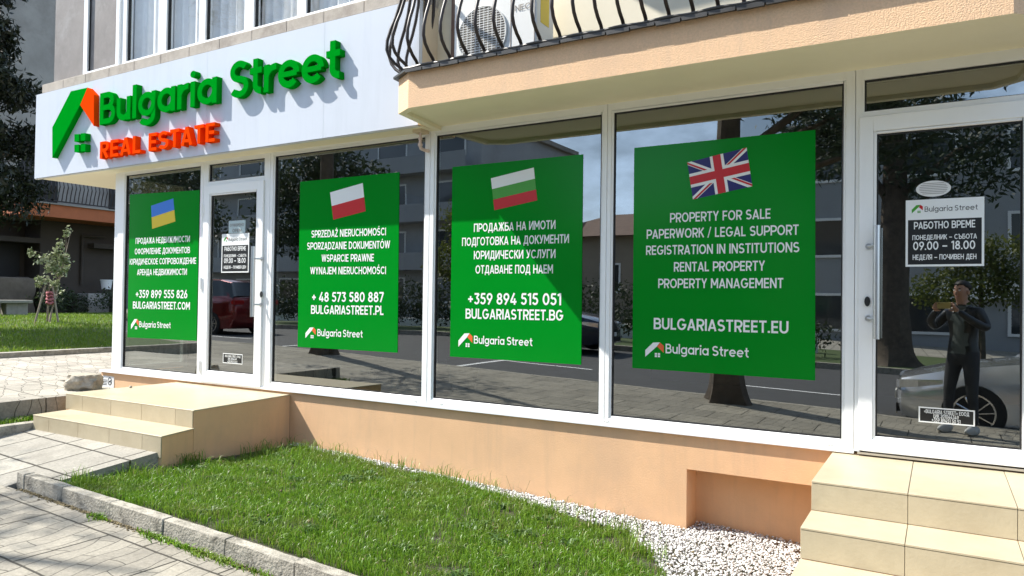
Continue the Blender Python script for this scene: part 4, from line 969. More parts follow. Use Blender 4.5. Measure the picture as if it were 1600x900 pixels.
# ---- stickers on the doors
YD = -.0065
def sq(mb, x0, y0, x1, y1, mi, y=YD):
    a = at(x0, y0, Y=y); b = at(x1, y1, Y=y); mb.add([(a.x, y, b.z), (b.x, y, b.z), (b.x, y, a.z), (a.x, y, a.z)], [(0, 1, 2, 3)], mi)
def rframe(x0, z0, x1, z1, tk, y, mi, mb):
    for a, b, c, d in ((x0, x1, z0, z0 + tk), (x0, x1, z1 - tk, z1), (x0, x0 + tk, z0 + tk, z1 - tk), (x1 - tk, x1, z0 + tk, z1 - tk)):
        mb.add([(a, y, c), (b, y, c), (b, y, d), (a, y, d)], [(0, 1, 2, 3)], mi)
def hours(x0, z0, x1, z1, label):
    W_, H_ = x1 - x0, z1 - z0; mb = MB(); y = YD
    mb.add([(x0, y + .0004, z0), (x1, y + .0004, z0), (x1, y + .0004, z1), (x0, y + .0004, z1)], [(0, 1, 2, 3)], 1)
    rframe(x0, z0, x1, z1, .012, y, 0, mb); hz = z1 - H_ * .30
    mb.add([(x0 + .012, y, hz), (x1 - .012, y, hz), (x1 - .012, y, z1 - .012), (x0 + .012, y, z1 - .012)], [(0, 1, 2, 3)], 0)
    s = mb.build('opening_hours_sticker', [M['vwhite'], M['vblack'], M['vgreen'], M['vred']]); tag(s, label, 'sticker', 'stickers on the shop doors')
    yt = y - .0008
    for txt, u0, u1, v, c in (('РАБОТНО ВРЕМЕ', .11, .89, .385, .045), ('ПОНЕДЕЛНИК – СЪБОТА', .09, .91, .565, .030), ('09.00 – 18.00', .10, .89, .69, .052), ('НЕДЕЛЯ – ПОЧИВЕН ДЕН', .095, .905, .86, .032)):
        t = MB(); text_flat(t, txt, x0 + u0 * W_, x0 + u1 * W_, z1 - v * H_, c * H_ / .41, yt, .16); t.build('text_line', M['vwhite'], s)
    l = MB(); a = x0 + W_ * .08
    logo_flat(l, a, a + W_ * .145, z1 - H_ * .075, z1 - H_ * .20, yt, 0, 1)
    cap = W_ * .66 * .118; word(l, 'Bulgaria Street', x0 + W_ * .25, x0 + W_ * .92, z1 - H_ * .145 - cap / 2, cap, yt, 0, .11, .14, 2, .00008)
    l.build('logo', [M['vgreen'], M['vred'], M['vblack']], s)
    return s
a = at(1415.3, 313.3, Y=YD); b = at(1537.8, 415.5, Y=YD); hours(a.x, b.z, b.x, a.z, 'black and white opening hours sticker on the right door')
a = at(346.8, 366, Y=YD); b = at(388.4, 425.7, Y=YD); hours(a.x, b.z, b.x, a.z, 'black and white opening hours sticker on the left door')
def smalltag(x0, z0, x1, z1, lines, label):
    mb = MB(); y = YD; W_, H_ = x1 - x0, z1 - z0
    mb.add([(x0, y + .0004, z0), (x1, y + .0004, z0), (x1, y + .0004, z1), (x0, y + .0004, z1)], [(0, 1, 2, 3)], 1); rframe(x0, z0, x1, z1, .0075, y, 0, mb)
    s = mb.build('company_sticker', [M['vwhite'], M['vblack']]); tag(s, label, 'sticker', 'stickers on the shop doors')
    for txt, u0, u1, v in lines: t = MB(); text_flat(t, txt, x0 + u0 * W_, x0 + u1 * W_, z1 - v * H_, .022, y - .0008, .15); t.build('text_line', M['vwhite'], s)
TL3 = [('«BULGARIA STREET» ЕООД', .10, .90, .27), ('ЕИК 201044349', .27, .72, .53), ('+359 89451 50 51', .24, .75, .79)]
a = at(1435.3, 634.9, Y=YD); b = at(1523.3, 668.2, Y=YD); smalltag(a.x, b.z + .006, b.x, a.z, TL3, 'small black company sticker with white border low on the right door')
a = at(348.4, 551.5, Y=YD); b = at(378.6, 570.5, Y=YD); smalltag(a.x, b.z + .006, b.x, a.z, TL3, 'small black company sticker with white border low on the left door')
c = at(1458.3, 294.7, Y=YD); mb = MB()
mb.add([(c.x + .089 * math.cos(t), YD, c.z + .047 * math.sin(t)) for t in np.linspace(0, 2 * math.pi, 41)[:-1]], [tuple(range(40))])
ov = mb.build('oval_sticker', M['offw']); tag(ov, 'pale oval sticker above the opening hours on the right door', 'sticker', 'stickers on the shop doors')
mb = MB()
for k in range(7):
    zz = c.z + .030 - k * .010; hw = .072 * math.sqrt(max(.05, 1 - ((zz - c.z) / .047) ** 2))
    mb.add([(c.x - hw, YD - .0008, zz), (c.x + hw, YD - .0008, zz), (c.x + hw, YD - .0008, zz + .003), (c.x - hw, YD - .0008, zz + .003)], [(0, 1, 2, 3)])
mb.build('print', M['graypanel'], ov)
a = at(358, 345.5, Y=YD); b = at(383.5, 363.5, Y=YD); mb = MB().box((a.x, YD, b.z), (b.x, YD - .003, a.z)); op = mb.build('open_sign', M['vmint']); tag(op, 'small pale blue open sign at the top of the left door', 'sign')
t = MB(); text_flat(t, 'ОТВОРЕНО', a.x + .02, b.x - .02, a.z - .045, .03, YD - .0045, .15); t.build('text_line', M['graypanel'], op); t = MB(); text_flat(t, 'OPEN', a.x + .06, b.x - .06, a.z - .10, .035, YD - .0045, .15); t.build('text_line', M['graypanel'], op)
# dog notice on the plinth
a = at(158, 586.5, Y=-.006); b = at(177.5, 607, Y=-.006); mb = MB().box((a.x, -.006, b.z), (b.x, -.0005, a.z)); dn = mb.build('dog_notice', M['white']); tag(dn, 'small white notice with a dog in a circle on the plinth left of the steps', 'notice')
cx_, cz_ = a.x + (b.x - a.x) * .70, (a.z + b.z) / 2 + .01; mb = MB()
for k in range(24):
    t0, t1 = k * math.pi / 12, (k + 1) * math.pi / 12
    mb.add([(cx_ + r * math.cos(t) * .9, -.0072, cz_ + r * math.sin(t)) for r, t in ((.036, t0), (.036, t1), (.047, t1), (.047, t0))], [(0, 1, 2, 3)])
mb.add([(cx_ - .022, -.0072, cz_ - .022), (cx_ - .012, -.0072, cz_ - .022), (cx_ - .008, -.0072, cz_ - .006), (cx_ + .010, -.0072, cz_ - .008), (cx_ + .014, -.0072, cz_ - .024), (cx_ + .022, -.0072, cz_ - .022), (cx_ + .020, -.0072, cz_ + .006), (cx_ + .026, -.0072, cz_ + .014), (cx_ + .012, -.0072, cz_ + .020), (cx_ + .006, -.0072, cz_ + .006), (cx_ - .018, -.0072, cz_ + .006)], [tuple(range(11))])
for k in range(4): mb.add([(a.x + .012, -.0072, b.z + .03 + k * .018), (cx_ - .058, -.0072, b.z + .03 + k * .018), (cx_ - .058, -.0072, b.z + .037 + k * .018), (a.x + .012, -.0072, b.z + .037 + k * .018)], [(0, 1, 2, 3)])
mb.build('print', M['vblack'], dn)

# ================================================================== STEPS
def tiled_steps(name, label, treads, xl_side, xr_side, joints, zg):
    "treads: (y_back,y_front,x_left,x_right,z_top); tiles lie 8 mm proud of a grout core"
    r = empty(name, ((treads[0][2] + treads[0][3]) / 2, treads[0][1], zg)); tag(r, label, 'steps')
    core = MB()
    for k, (yb, yf, xl, xr, z) in enumerate(treads):
        core.box((xl + .006, yf + .012, zg - .3), (xr - .006, 0 if k == 0 else treads[k - 1][1] + .0125, z - .010))
    core.build('core', M['peach'], r)
    for k, (yb, yf, xl, xr, z) in enumerate(treads):
        zlow = treads[k + 1][4] if k + 1 < len(treads) else zg
        edges = [xl] + [j for j in joints if xl + .02 < j < xr - .02] + [xr]
        tr, rs = MB(), MB()
        for a, b in zip(edges[:-1], edges[1:]):
            tr.box((a + .0015, yf + .0015, z - .0095), (b - .0015, yb - (.0 if k == 0 else .001), z + random.uniform(-.0006, .0006)))
            rs.box((a + .0015, yf + .003, zlow + .001), (b - .0015, yf + .0115, z - .0115))
        gb = MB().box((xl + .004, yf + .006, zlow), (xr - .004, yf + .013, z - .0105)); gb.box((xl + .004, yf + .006, z - .0115), (xr - .004, yb - .003, z - .0085)); gb.build('grout', M['grout'], r)
        tr.build('tread', M['tile'], r, bevel=.0012, seg=1); rs.build('riser', M['tile'], r, bevel=.0012, seg=1)
    return r
tiled_steps('right_steps', 'beige tiled steps up to the right door with four treads', [(-.0145, -.867, -.572, .78, .683), (-.867, -1.204, -.572, .78, .533), (-1.204, -1.54, -.572, .78, .385), (-1.54, -1.88, -.572, .78, .237)], 0, 0, [-.132, .308, .748], .06).name = 'tiled_steps'
# the left landing is built from its own slightly skewed outline
r = empty('tiled_steps', (-6.1, -1.1, .4)); tag(r, 'beige tiled landing with two steps up to the left door', 'steps')
P1 = [(-7.05, -.005), (-7.05, -1.16), (-5.217, -1.13), (-5.345, -.005)]; P2 = [(-6.97, -1.10), (-6.92, -1.505), (-5.10, -1.487), (-5.205, -1.10)]
mb = MB(); mb.zprism(P1, -.1, .658); mb.zprism([(-6.968, -1.14), (-6.918, -1.50), (-5.105, -1.482), (-5.207, -1.14)], -.1, .515); mb.build('core', M['peach'], r)
mb = MB(); mb.zprism([(-7.054, -.016), (-7.054, -1.166), (-5.212, -1.136), (-5.338, -.016)], .658, .668); mb.build('tread', M['tile'], r, bevel=.002, seg=1)
mb = MB(); mb.zprism([(-6.975, -1.163), (-6.925, -1.511), (-5.095, -1.493), (-5.198, -1.134)], .515, .525); mb.build('tread', M['tile'], r, bevel=.002, seg=1)
def skew_riser(A, B, z0, z1, pxs, py, yref):
    xs = [A[0]] + [at(px, py, Y=yref).x for px in pxs] + [B[0]]; mb = MB(); 
    for a, b in zip(xs[:-1], xs[1:]):
        f = lambda x: A[1] + (B[1] - A[1]) * (x - A[0]) / (B[0] - A[0])
        a, b = a + .002, b - .002
        mb.add([(a, f(a) - .008, z0), (b, f(b) - .008, z0), (b, f(b), z0), (a, f(a), z0), (a, f(a) - .008, z1), (b, f(b) - .008, z1), (b, f(b), z1), (a, f(a), z1)], [(0, 1, 5, 4), (1, 2, 6, 5), (3, 0, 4, 7), (4, 5, 6, 7), (0, 3, 2, 1), (2, 3, 7, 6)])
    return mb.build('riser', M['tile'], r)
skew_riser((-7.048, -1.16), (-5.219, -1.132), .526, .657, [132.4, 176, 223, 274.7], 640, -1.14)
skew_riser((-6.92, -1.502), (-5.102, -1.484), .36, .514, [79, 124, 172, 223], 680, -1.49)

# rock beside the landing
bm = bmesh.new(); bmesh.ops.create_icosphere(bm, subdivisions=4, radius=1)
for v in bm.verts:
    p = v.co.copy(); n = noise.fractal(p * 1.3 + Vector((3, 1, 7)), 1., 2., 5); p = p * (1 + .30 * n)
    p.x = max(-.85, min(.8, p.x)); p.z = max(-.8, min(.62 + .15 * p.x, p.z)); v.co = Vector((p.x * .19, p.y * .14, p.z * .125))
me = bpy.data.meshes.new('rock'); bm.to_mesh(me); bm.free(); me.materials.append(M['rock']); set_smooth(me, .5)
rk = bpy.data.objects.new('rock', me); COL.objects.link(rk); rp = at(132, 602, Y=-.72); rk.location = (rp.x, -.72, .70); rk.rotation_euler = (0, .1, .5)
tag(rk, 'rough grey boulder lying beside the left end of the landing', 'rock')
p = at(204, 606, Z=.668); bm = bmesh.new(); bmesh.ops.create_icosphere(bm, subdivisions=2, radius=.014)
for v in bm.verts: v.co *= 1 + .3 * noise.noise(v.co * 90); v.co.z *= .8
me = bpy.data.meshes.new('pebble'); bm.to_mesh(me); bm.free(); me.materials.append(M['rock']); o = bpy.data.objects.new('pebble', me); COL.objects.link(o); o.location = (p.x, p.y, .678)
tag(o, 'single small stone lying on the left landing', 'stone')

# ================================================================== INSIDE THE SHOP
pl = empty('potted_plant', (-4.0, .95, .693)); tag(pl, 'dark spiky potted plant behind the glass right of the Polish poster', 'plant')
MB().lathe([(.11, 0), (.16, .30), (.17, .30), (.17, .33), (.14, .33)], (-4.0, .95, .693), 20).build('pot', M['nblack'], pl, smooth=.6)
V, F = [], []
for k in range(70):
    a = random.uniform(0, 6.28); el = random.uniform(.5, 1.45); L_ = random.uniform(.35, .65); zb = 1.03 + random.uniform(0, .35)
    d = Vector((math.cos(a) * math.cos(el), math.sin(a) * math.cos(el), math.sin(el))); s = Vector((-math.sin(a), math.cos(a), 0)) * .016; b = Vector((-4.0, .95, zb))
    n = len(V); V += [b - s, b + s, b + d * L_ * .6 + s, b + d * L_ * .6 - s, b + d * L_ + Vector((0, 0, -.12 * L_))]; F += [(n, n + 1, n + 2), (n, n + 2, n + 3), (n + 3, n + 2, n + 4)]
npmesh('leaves', [v[:] for v in V], F, M['shrub'], pl)
ch = empty('armchair', (-5.7, 1.5, .693)); tag(ch, 'dark armchair standing inside behind the left door', 'armchair')
MB().box((-6.05, 1.2, .80), (-5.35, 1.9, 1.12)).build('seat', M['nblack'], ch, bevel=.05, seg=3)
MB().box((-6.05, 1.85, .80), (-5.35, 2.05, 1.55)).build('backrest', M['nblack'], ch, bevel=.06, seg=3)
for x in (-6.12, -5.36): MB().box((x, 1.15, .78), (x + .14, 2.0, 1.3)).build('armrest', M['nblack'], ch, bevel=.05, seg=3)
for x in (-6.05, -5.42):
    for y in (1.2, 1.95): MB().box((x, y, .693), (x + .06, y + .06, .80)).build('leg', M['nblack'], ch)
# ================================================================== TREES
def leafset(name, clumps, n, size, m, parent, flat=1., droop=0., aspect=.45, shell=.35):
    "n leaf quads spread through ellipsoid clumps (cx,cy,cz,rx,ry,rz)"
    C = np.array(clumps); vol = (C[:, 3] * C[:, 4] * C[:, 5]) ** .75; idx = rng.choice(len(C), n, p=vol / vol.sum())
    u = rng.normal(size=(n, 3)); u /= np.linalg.norm(u, axis=1)[:, None]
    r = (shell + (1 - shell) * rng.uniform(0, 1, n)) ** .8 * (1 + .22 * rng.normal(size=n) * .6)
    P = C[idx, :3] + u * r[:, None] * C[idx, 3:]
    a = rng.normal(size=(n, 3)); a[:, 2] *= flat; a[:, 2] -= droop; a /= np.linalg.norm(a, axis=1)[:, None]
    b = np.cross(a, rng.normal(size=(n, 3))); b /= np.linalg.norm(b, axis=1)[:, None]
    s = size * rng.uniform(.6, 1.35, n)[:, None]; a = a * s; b = b * s * aspect
    V = np.stack([P - a * .5, P + b * .5, P + a * .5, P - b * .5], 1)
    F = np.arange(n * 4).reshape(n, 4)
    return npmesh(name, V.reshape(-1, 3), F, m, parent)
def tree(name, label, base, H, r0, clumps, n, size, bark, lm, group=None, lean=(0, 0), flat=1., droop=0., aspect=.45, cat='tree', flare=1.5, shell=.35):
    b = Vector(base); r = empty(name, base); tag(r, label, cat, group)
    top = b + Vector((lean[0], lean[1], H)); pts, rs = [], []
    for i in range(10):
        t = i / 9; p = b.lerp(top, t) + Vector((.05 * math.sin(5 * t + b.x), .05 * math.cos(4 * t + b.y), 0)) * H * .12
        if i == 0: p = b + Vector((0, 0, -.1))
        pts.append(p); rs.append(r0 * ((1 - t) ** .8 * .92 + .08) * (flare if i == 0 else 1.0))
    fine, fr = [], []
    for q in (0, .02, .05, .09, .14, .2, .28, .4, .55, .7, .85, 1., 1.5, 2., 2.5, 3., 4., 5., 6., 7., 8., 9.):
        i = min(int(q), 8); fine.append(pts[i].lerp(pts[i + 1], q - i)); k_ = rs[min(1, 9)]
        fr.append((rs[i] + (rs[i + 1] - rs[i]) * (q - i)) if q >= 1 else r0 * (.95 + (flare - .95) * math.exp(-q * 6)))
    mb = MB().tube(fine, fr, 22)
    for vi in range(len(mb.v)):                   # roots and furrowed bark
        ri, a = vi // 22, (vi % 22) / 22 * 2 * math.pi; c = fine[min(ri, len(fine) - 1)]; v = Vector(mb.v[vi]); d = v - c
        hgt = v.z - b.z; lob = .30 * math.exp(-max(hgt, 0) / .30) * math.sin(4 * a + b.x * 3) + .13 * noise.noise(Vector((math.cos(a) * 2.2, math.sin(a) * 2.2, v.z * 1.3 + b.x))) + .06 * math.sin(9 * a + 1.5 * noise.noise(Vector((b.x, 0, v.z))))
        mb.v[vi] = tuple(c + d * (1 + lob))
    for c in clumps:
        t = min(.92, max(.12, ((c[2] - b.z) / H) * .82 - .05)); k = t * 9; i = int(k)
        s = pts[i].lerp(pts[min(i + 1, 9)], k - i); e = Vector(c[:3])
        mid = s.lerp(e, .5) + Vector((0, 0, .12 * (e - s).length)) + Vector((random.uniform(-.1, .1), random.uniform(-.1, .1), 0)) * (e - s).length
        rr = max(.006, rs[min(i + 1, 9)] * .42); mb.tube([s, s.lerp(mid, .6), mid, mid.lerp(e, .6), e], [rr, rr * .8, rr * .6, rr * .4, rr * .2], 6)
    o = mb.build('trunk', bark, r, smooth=.8)
    leafset('crown', clumps, n, size, lm, r, flat, droop, aspect, shell)
    return r
def conifer_clumps(b, z0, z1, R0, R1, k, per=5, fl=.35):
    out = []
    for i in range(k):
        t = i / (k - 1); z = z0 + (z1 - z0) * t; R = R0 + (R1 - R0) * t
        for j in range(per):
            a = 2.4 * (i * per + j) + random.uniform(-.4, .4); d = R * random.uniform(.35, .95)
            out.append((b[0] + math.cos(a) * d, b[1] + math.sin(a) * d, z - .18 * d + random.uniform(-.2, .2), R * random.uniform(.32, .55), R * random.uniform(.32, .55), R * fl * random.uniform(.7, 1.2)))
    return out
b = (-16.9, 1.7, .85)
tree('conifer_tree', 'dark conifer with hanging boughs at the left edge beside the terrace', b, 14, .22, conifer_clumps(b, 4.0, 14, 1.75, .6, 11, 6), 62000, .15, M['bark'], M['needle'], droop=.7, aspect=.3)
b = (-20.2, -3.4, .95)
tree('conifer_tree', 'dark conifer further back on the side lawn, left of the bench', b, 9, .2, conifer_clumps(b, 4.2, 8, 1.0, .4, 6, 5), 6000, .22, M['bark'], M['needle'], droop=.6, aspect=.35)
b = (-10.55, -5.6, gz(-10.55))
tree('street_tree', 'cedar on the pavement edge left of the path, seen only in the shop glass', b, 8.5, .2, [(b[0] + dx, b[1] + dy, z, rx, rx, .32) for dx, dy, z, rx in
     [(-.5, .5, 5.6, .8), (-1.7, .9, 6.0, .9), (-1.8, -.9, 6.5, 1.0), (-1.6, .6, 7.2, .9), (-1.4, -.9, 7.6, .8), (-2.1, -.2, 8.2, .8), (-1.4, .2, 9.0, .7)]], 2000, .17, M['bark'], M['cedar'], 'street trees', droop=.1, flat=.5, aspect=.25)
b = (-2.6, -5.55, gz(-2.6))
tree('street_tree', 'big cedar with a thick trunk at the kerb, mirrored behind the English poster', b, 9.5, .235, [(b[0] + dx, b[1] + dy, z, rx, rx * .9, .34) for dx, dy, z, rx in
     [(1.6, -.4, 4.3, 1.2), (2.6, .5, 4.9, 1.2), (.9, -1.2, 4.0, .9), (1.4, 1.0, 5.6, 1.3), (2.8, -1.0, 5.7, 1.2), (.2, .8, 6.4, 1.2), (3.2, .4, 6.5, 1.0), (-.7, .1, 7.0, 1.1), (1.6, -1.2, 7.2, 1.4), (.9, .9, 8.0, 1.3), (0, -.8, 8.8, 1.2), (.8, 0, 9.7, .9), (2.1, .6, 3.6, .7)]], 19000, .16, M['bark'], M['cedar'], 'street trees', droop=.15, flat=.5, aspect=.22, flare=1.5)
b = (-1.0, -14.9, gz(-1))
tree('street_tree', 'thick trunked tree across the road, mirrored in the right door', b, 9, .42, [(b[0] + dx, b[1] + dy, z, rx, rx, rx * .5) for dx, dy, z, rx in
     [(1.2, 0, 4.6, 1.5), (-1.0, .5, 5.2, 1.3), (2.2, -.5, 5.6, 1.4), (0, .6, 6.5, 1.7), (-1.6, -.6, 6.9, 1.3), (1.4, .4, 7.4, 1.6), (0, -.2, 8.8, 1.5)]], 9000, .2, M['bark'], M['cedar'], 'street trees', droop=.1, aspect=.3)
b = (.95, -18.2, gz(1))
tree('leafy_tree', 'small olive green leafy tree across the road, mirrored beside the photographer', b, 3.0, .09, [(b[0] + dx, b[1] + dy, z, rx, rx, rx * .8) for dx, dy, z, rx in
     [(0, 0, 2.3, .9), (-1.0, .2, 2.0, .8), (.9, .1, 2.1, .8), (-.4, 0, 3.1, .8), (.5, .1, 3.0, .7)]], 5000, .13, M['bark'], M['leaf'])
b = (-13.5, -15.8, gz(-13))
tree('leafy_tree', 'rounded green tree across the road, mirrored in the third window', b, 4.2, .12, [(b[0] + dx, b[1] + dy, z, rx, rx, rx * .8) for dx, dy, z, rx in
     [(0, 0, 3.0, 1.1), (-1.1, .2, 2.9, 1.0), (1.0, .1, 3.2, 1.0), (-.4, 0, 4.3, 1.1), (.5, .1, 4.4, .9)]], 6000, .16, M['bark'], M['leaf'])
b = (-22.5, -17.0, gz(-13))
tree('leafy_tree', 'broad dark leafy tree before the grey block across the road, mirrored in the second window', b, 6.5, .2, [(b[0] + dx, b[1] + dy, z, rx, rx, rx * .75) for dx, dy, z, rx in
     [(0, 0, 4.2, 1.7), (-1.9, .2, 4.6, 1.6), (1.8, .1, 4.9, 1.6), (-.8, 0, 6.4, 1.8), (1.0, .1, 6.8, 1.6), (2.8, 0, 6.2, 1.2), (-2.6, 0, 6.3, 1.2), (0, 0, 8.2, 1.4)]], 9000, .22, M['bark'], M['shrub'])
b = (-33, -17.6, gz(-13))
tree('leafy_tree', 'tall dark leafy tree far left across the road, mirrored in the left door', b, 7.5, .22, [(b[0] + dx, b[1] + dy, z, rx, rx, rx * .75) for dx, dy, z, rx in
     [(0, 0, 4.6, 1.9), (-2.0, .2, 5.0, 1.7), (1.9, .1, 5.3, 1.7), (-.8, 0, 7.0, 1.9), (1.0, .1, 7.4, 1.7), (0, 0, 9.0, 1.5)]], 8000, .24, M['bark'], M['shrub'])
# the staked sapling on the side lawn
b = Vector((-17.5, 3.95, lawn_z(-17.5)))
def sp(px, py, d=0): q = at(px, py, X=-17.5); return (q.x + random.uniform(-.12, .12), q.y + d, q.z)
cl = []
for px, py, rx in [(101, 360, .11), (97, 380, .12), (105, 368, .08), (90, 395, .15), (100, 405, .16), (80, 400, .12), (66, 402, .10), (52, 395, .10), (45, 390, .05), (58, 410, .1), (75, 420, .17), (92, 425, .18), (104, 420, .12), (70, 438, .14), (85, 445, .15), (58, 436, .09), (100, 455, .08), (80, 412, .18), (62, 446, .07)]:
    q = sp(px, py); cl.append((*q, rx, rx, rx * .95))
tree('sapling', 'young staked sapling with pale leaves and a pink cloth tied low on the lawn', b[:], 2.15, .022, cl, 950, .085, M['wood'], M['sapleaf'], lean=(.0, .45), aspect=.62, cat='young tree', flare=1.2, shell=.0)
sap = bpy.data.objects['sapling']
for dx, dy in ((-.05, -.28), (.12, .16), (-.1, .02)): MB().tube([(b.x + dx, b.y + dy, b.z - .05), (b.x + dx * .25, b.y + dy * .3, b.z + .85)], .022, 8).build('stake', M['wood'], sap)
mb = MB(); 
for k in range(4):
    z = b.z + .46 + k * .075; mb.tube([(b.x + .11 * math.cos(t) * .55, b.y + .02 + .06 * math.sin(t), z + .02 * math.sin(3 * t + k)) for t in np.linspace(0, 6.28, 15)], .027 + .006 * math.sin(k * 2.1), 6)
mb.build('pink_cloth', M['pink'], sap, smooth=True)

# ================================================================== LEFT NEIGHBOUR
NB = empty('neighbour_building', (-23, 8, .9)); tag(NB, 'dark shaded apartment building behind the lawn with a terracotta balcony', 'building')
NX = -23.2
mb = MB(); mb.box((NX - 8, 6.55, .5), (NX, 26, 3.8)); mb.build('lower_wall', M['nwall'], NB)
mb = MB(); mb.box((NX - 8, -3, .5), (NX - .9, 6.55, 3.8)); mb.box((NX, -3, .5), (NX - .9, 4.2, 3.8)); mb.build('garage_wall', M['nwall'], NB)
MB().box((NX - .95, 4.4, 1.0), (NX - .85, 6.4, 3.1)).build('garage_door', M['nblack'], NB, bevel=.01)
mb = MB(); mb.box((NX - .9, 4.2, 3.1), (NX + .02, 6.55, 3.25)); mb.build('lintel', M['nwall'], NB)
st = MB().box((NX - .5, 3.0, .6), (NX + .30, 6.3, 2.05)).build('stone_base', M['nstone'], NB, bevel=.06); roughen(st, 9, .06, 3.)
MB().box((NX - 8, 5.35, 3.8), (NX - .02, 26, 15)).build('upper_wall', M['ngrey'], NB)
sl = MB().box((NX, 5.43, 3.80), (-22, 16, 4.17)).build('balcony_slab', M['norange'], NB, bevel=.01)
MB().box((NX, 5.35, 4.17), (-21.94, 16, 4.21)).build('slab_cap', M['ngrey'], sl)
rl = MB()
for z in (4.28, 5.36): rl.tube([(NX, 5.5, z), (-22.05, 5.5, z), (-22.05, 15.9, z)], .02, 6)
rr = rl.build('balcony_railing', M['iron'], NB)
for k in range(46):
    y = 5.5 + k * .115; MB().tube([(-22.05, y, 4.28), (-22.0, y, 4.5), (-21.93, y, 4.7), (-22.03, y, 5.0), (-22.05, y, 5.36)], .014, 5).build('baluster', M['iron'], rr)
for y in (5.9, 8.6, 11.5): MB().box((NX - .06, y, 4.2), (NX + .01, y + 1.1, 6.2)).build('balcony_door', M['nblack'], NB)
mb = MB().tube([(NX + .05, 7.75, 1.9), (NX + .05, 7.75, 3.3), (NX + .05, 7.75, 3.42), (NX + .3, 8.3, 3.42)], .045, 8); mb.build('wall_pipe', M['nwall'], NB, smooth=.8)
MB().box((NX, 7.95, 3.05), (NX + .35, 9.2, 3.2)).build('awning', M['nwall'], NB)
MB().box((NX - .02, 6.7, 1.15), (NX + .01, 7.3, 1.5)).build('cellar_window', M['nblack'], NB)
tag(MB().lathe([(.13, 0), (.17, .27), (.18, .27), (.18, .30), (.15, .30)], at(166, 452, X=-22.6)[:], 20).build('planter_tub', M['white'], smooth=.6), 'white planter tub by the foot of the shaded building, right of the sapling', 'planter')
pt = bpy.data.objects['planter_tub']
tag(MB().box((-22.9, 7.5, .95), (-22.3, 8.15, 1.62)).build('plinth_block', M['ngrey'], bevel=.02), 'grey concrete block carrying the planter tub beside the shaded building', 'block')
cl = [(-22.0 + random.uniform(-.5, .5), y, 1.25 + random.uniform(-.1, .25), .5, .5, .38) for y in np.arange(6.1, 15, .55)]
sh = empty('hedge', (-22, 9, 1.0)); tag(sh, 'low dark hedge along the foot of the shaded building', 'hedge'); leafset('foliage', cl, 9000, .09, M['shrub'], sh)
# bench
BN = empty('stone_bench', (-20.6, 4.55, lawn_z(-20.6))); tag(BN, 'low pale concrete bench on the lawn, left of the sapling', 'bench')
zb = lawn_z(-20.6) - .06; e0, e1 = at(-40, 473, X=-20.6).y, at(44, 473, X=-20.6).y
MB().box((-20.85, e0, zb + .40), (-20.35, e1, zb + .48)).build('seat', M['bench'], BN, bevel=.02)
for f in (.30, .66, .86): yy = e0 + (e1 - e0) * f; MB().box((-20.75, yy - .16, zb - .05), (-20.45, yy + .10, zb + .40)).build('leg', M['bench'], BN, bevel=.015)

# ================================================================== ACROSS THE STREET (mirrored in the glass)
M['bgrey'] = mat('grey_block_render', (.36, .37, .38), .9, .1, .6, stain=(.28, .28, .28), sscale=.4)
M['bwarm'] = mat('warm_house_render', (.30, .25, .19), .9, .15, .8)
M['bpale'] = mat('pale_shop_render', (.30, .31, .32), .9, .1, .6)
M['rooftile'] = mat('clay_roof_tile', (.15, .095, .07), .9, .3, 3., .5, 12.)
M['winglass'] = mat('far_window_glass', (.03, .035, .04), .08, .1, 1., spec=.8)
def block(label, x0, x1, y0, y1, z0, H, floors, cols, m, balc=True):
    r = empty('apartment_block', ((x0 + x1) / 2, y0, z0)); tag(r, label, 'building', 'buildings across the street')
    MB().box((x0, y0 - (y0 - y1), z0 - 1), (x1, y0, z0 + H)).build('wall', m, r)
    MB().box((x0 - .3, y1 - .3, z0 + H), (x1 + .3, y0 + .4, z0 + H + .3)).build('roof', M['ngrey'], r)
    fh = H / floors; cw = (x1 - x0) / cols
    for f in range(floors):
        for c in range(cols):
            xa = x0 + c * cw + cw * .2; xb = xa + cw * .55; za = z0 + f * fh + fh * .3; zz = z0 + f * fh + fh * .82
            wf = MB().ring((xa, xb, za, zz), (xa + .1, xb - .1, za + .1, zz - .1), y0 + .0, y0 + .06).build('window', M['white'], r)
            MB().add([(xa, y0 + .02, za), (xb, y0 + .02, za), (xb, y0 + .02, zz), (xa, y0 + .02, zz)], [(3, 2, 1, 0)]).build('window_glass', M['winglass'], wf)
        if balc and f:
            s = MB().box((x0 + cw * .1, y0, z0 + f * fh - .1), (x1 - cw * .1, y0 + 1.1, z0 + f * fh + .08)); s.box((x0 + cw * .1, y0 + 1.03, z0 + f * fh + .08), (x1 - cw * .1, y0 + 1.1, z0 + f * fh + .95)); s.build('balcony', M['bpale'], r)
    return r
block('tall grey apartment block across the street, mirrored in the left windows', -62, -22.8, -30, -42, .5, 11.5, 4, 9, M['bgrey'])
block('pale two storey shop building across the street, mirrored in the right door', -5, 14, -25, -36, -.3, 8.5, 3, 6, M['bpale'], False)
hs = empty('tiled_house', (-18, -30, .5)); tag(hs, 'low brown house with a tiled hip roof across the street, mirrored between the posters', 'building', 'buildings across the street')
MB().box((-19.5, -38, -.5), (-8, -30.6, 5.0)).build('wall', M['bwarm'], hs)
mb = MB(); mb.add([(-20.2, -38.6, 5.0), (-7.2, -38.6, 5.0), (-7.2, -29.9, 5.0), (-20.2, -29.9, 5.0), (-16.5, -34.2, 6.6), (-11, -34.2, 6.6)], [(0, 3, 2, 1), (3, 4, 5, 2)[::-1], (0, 1, 5, 4)[::-1], (0, 4, 3)[::-1], (1, 2, 5)[::-1]]); mb.build('roof', M['rooftile'], hs)
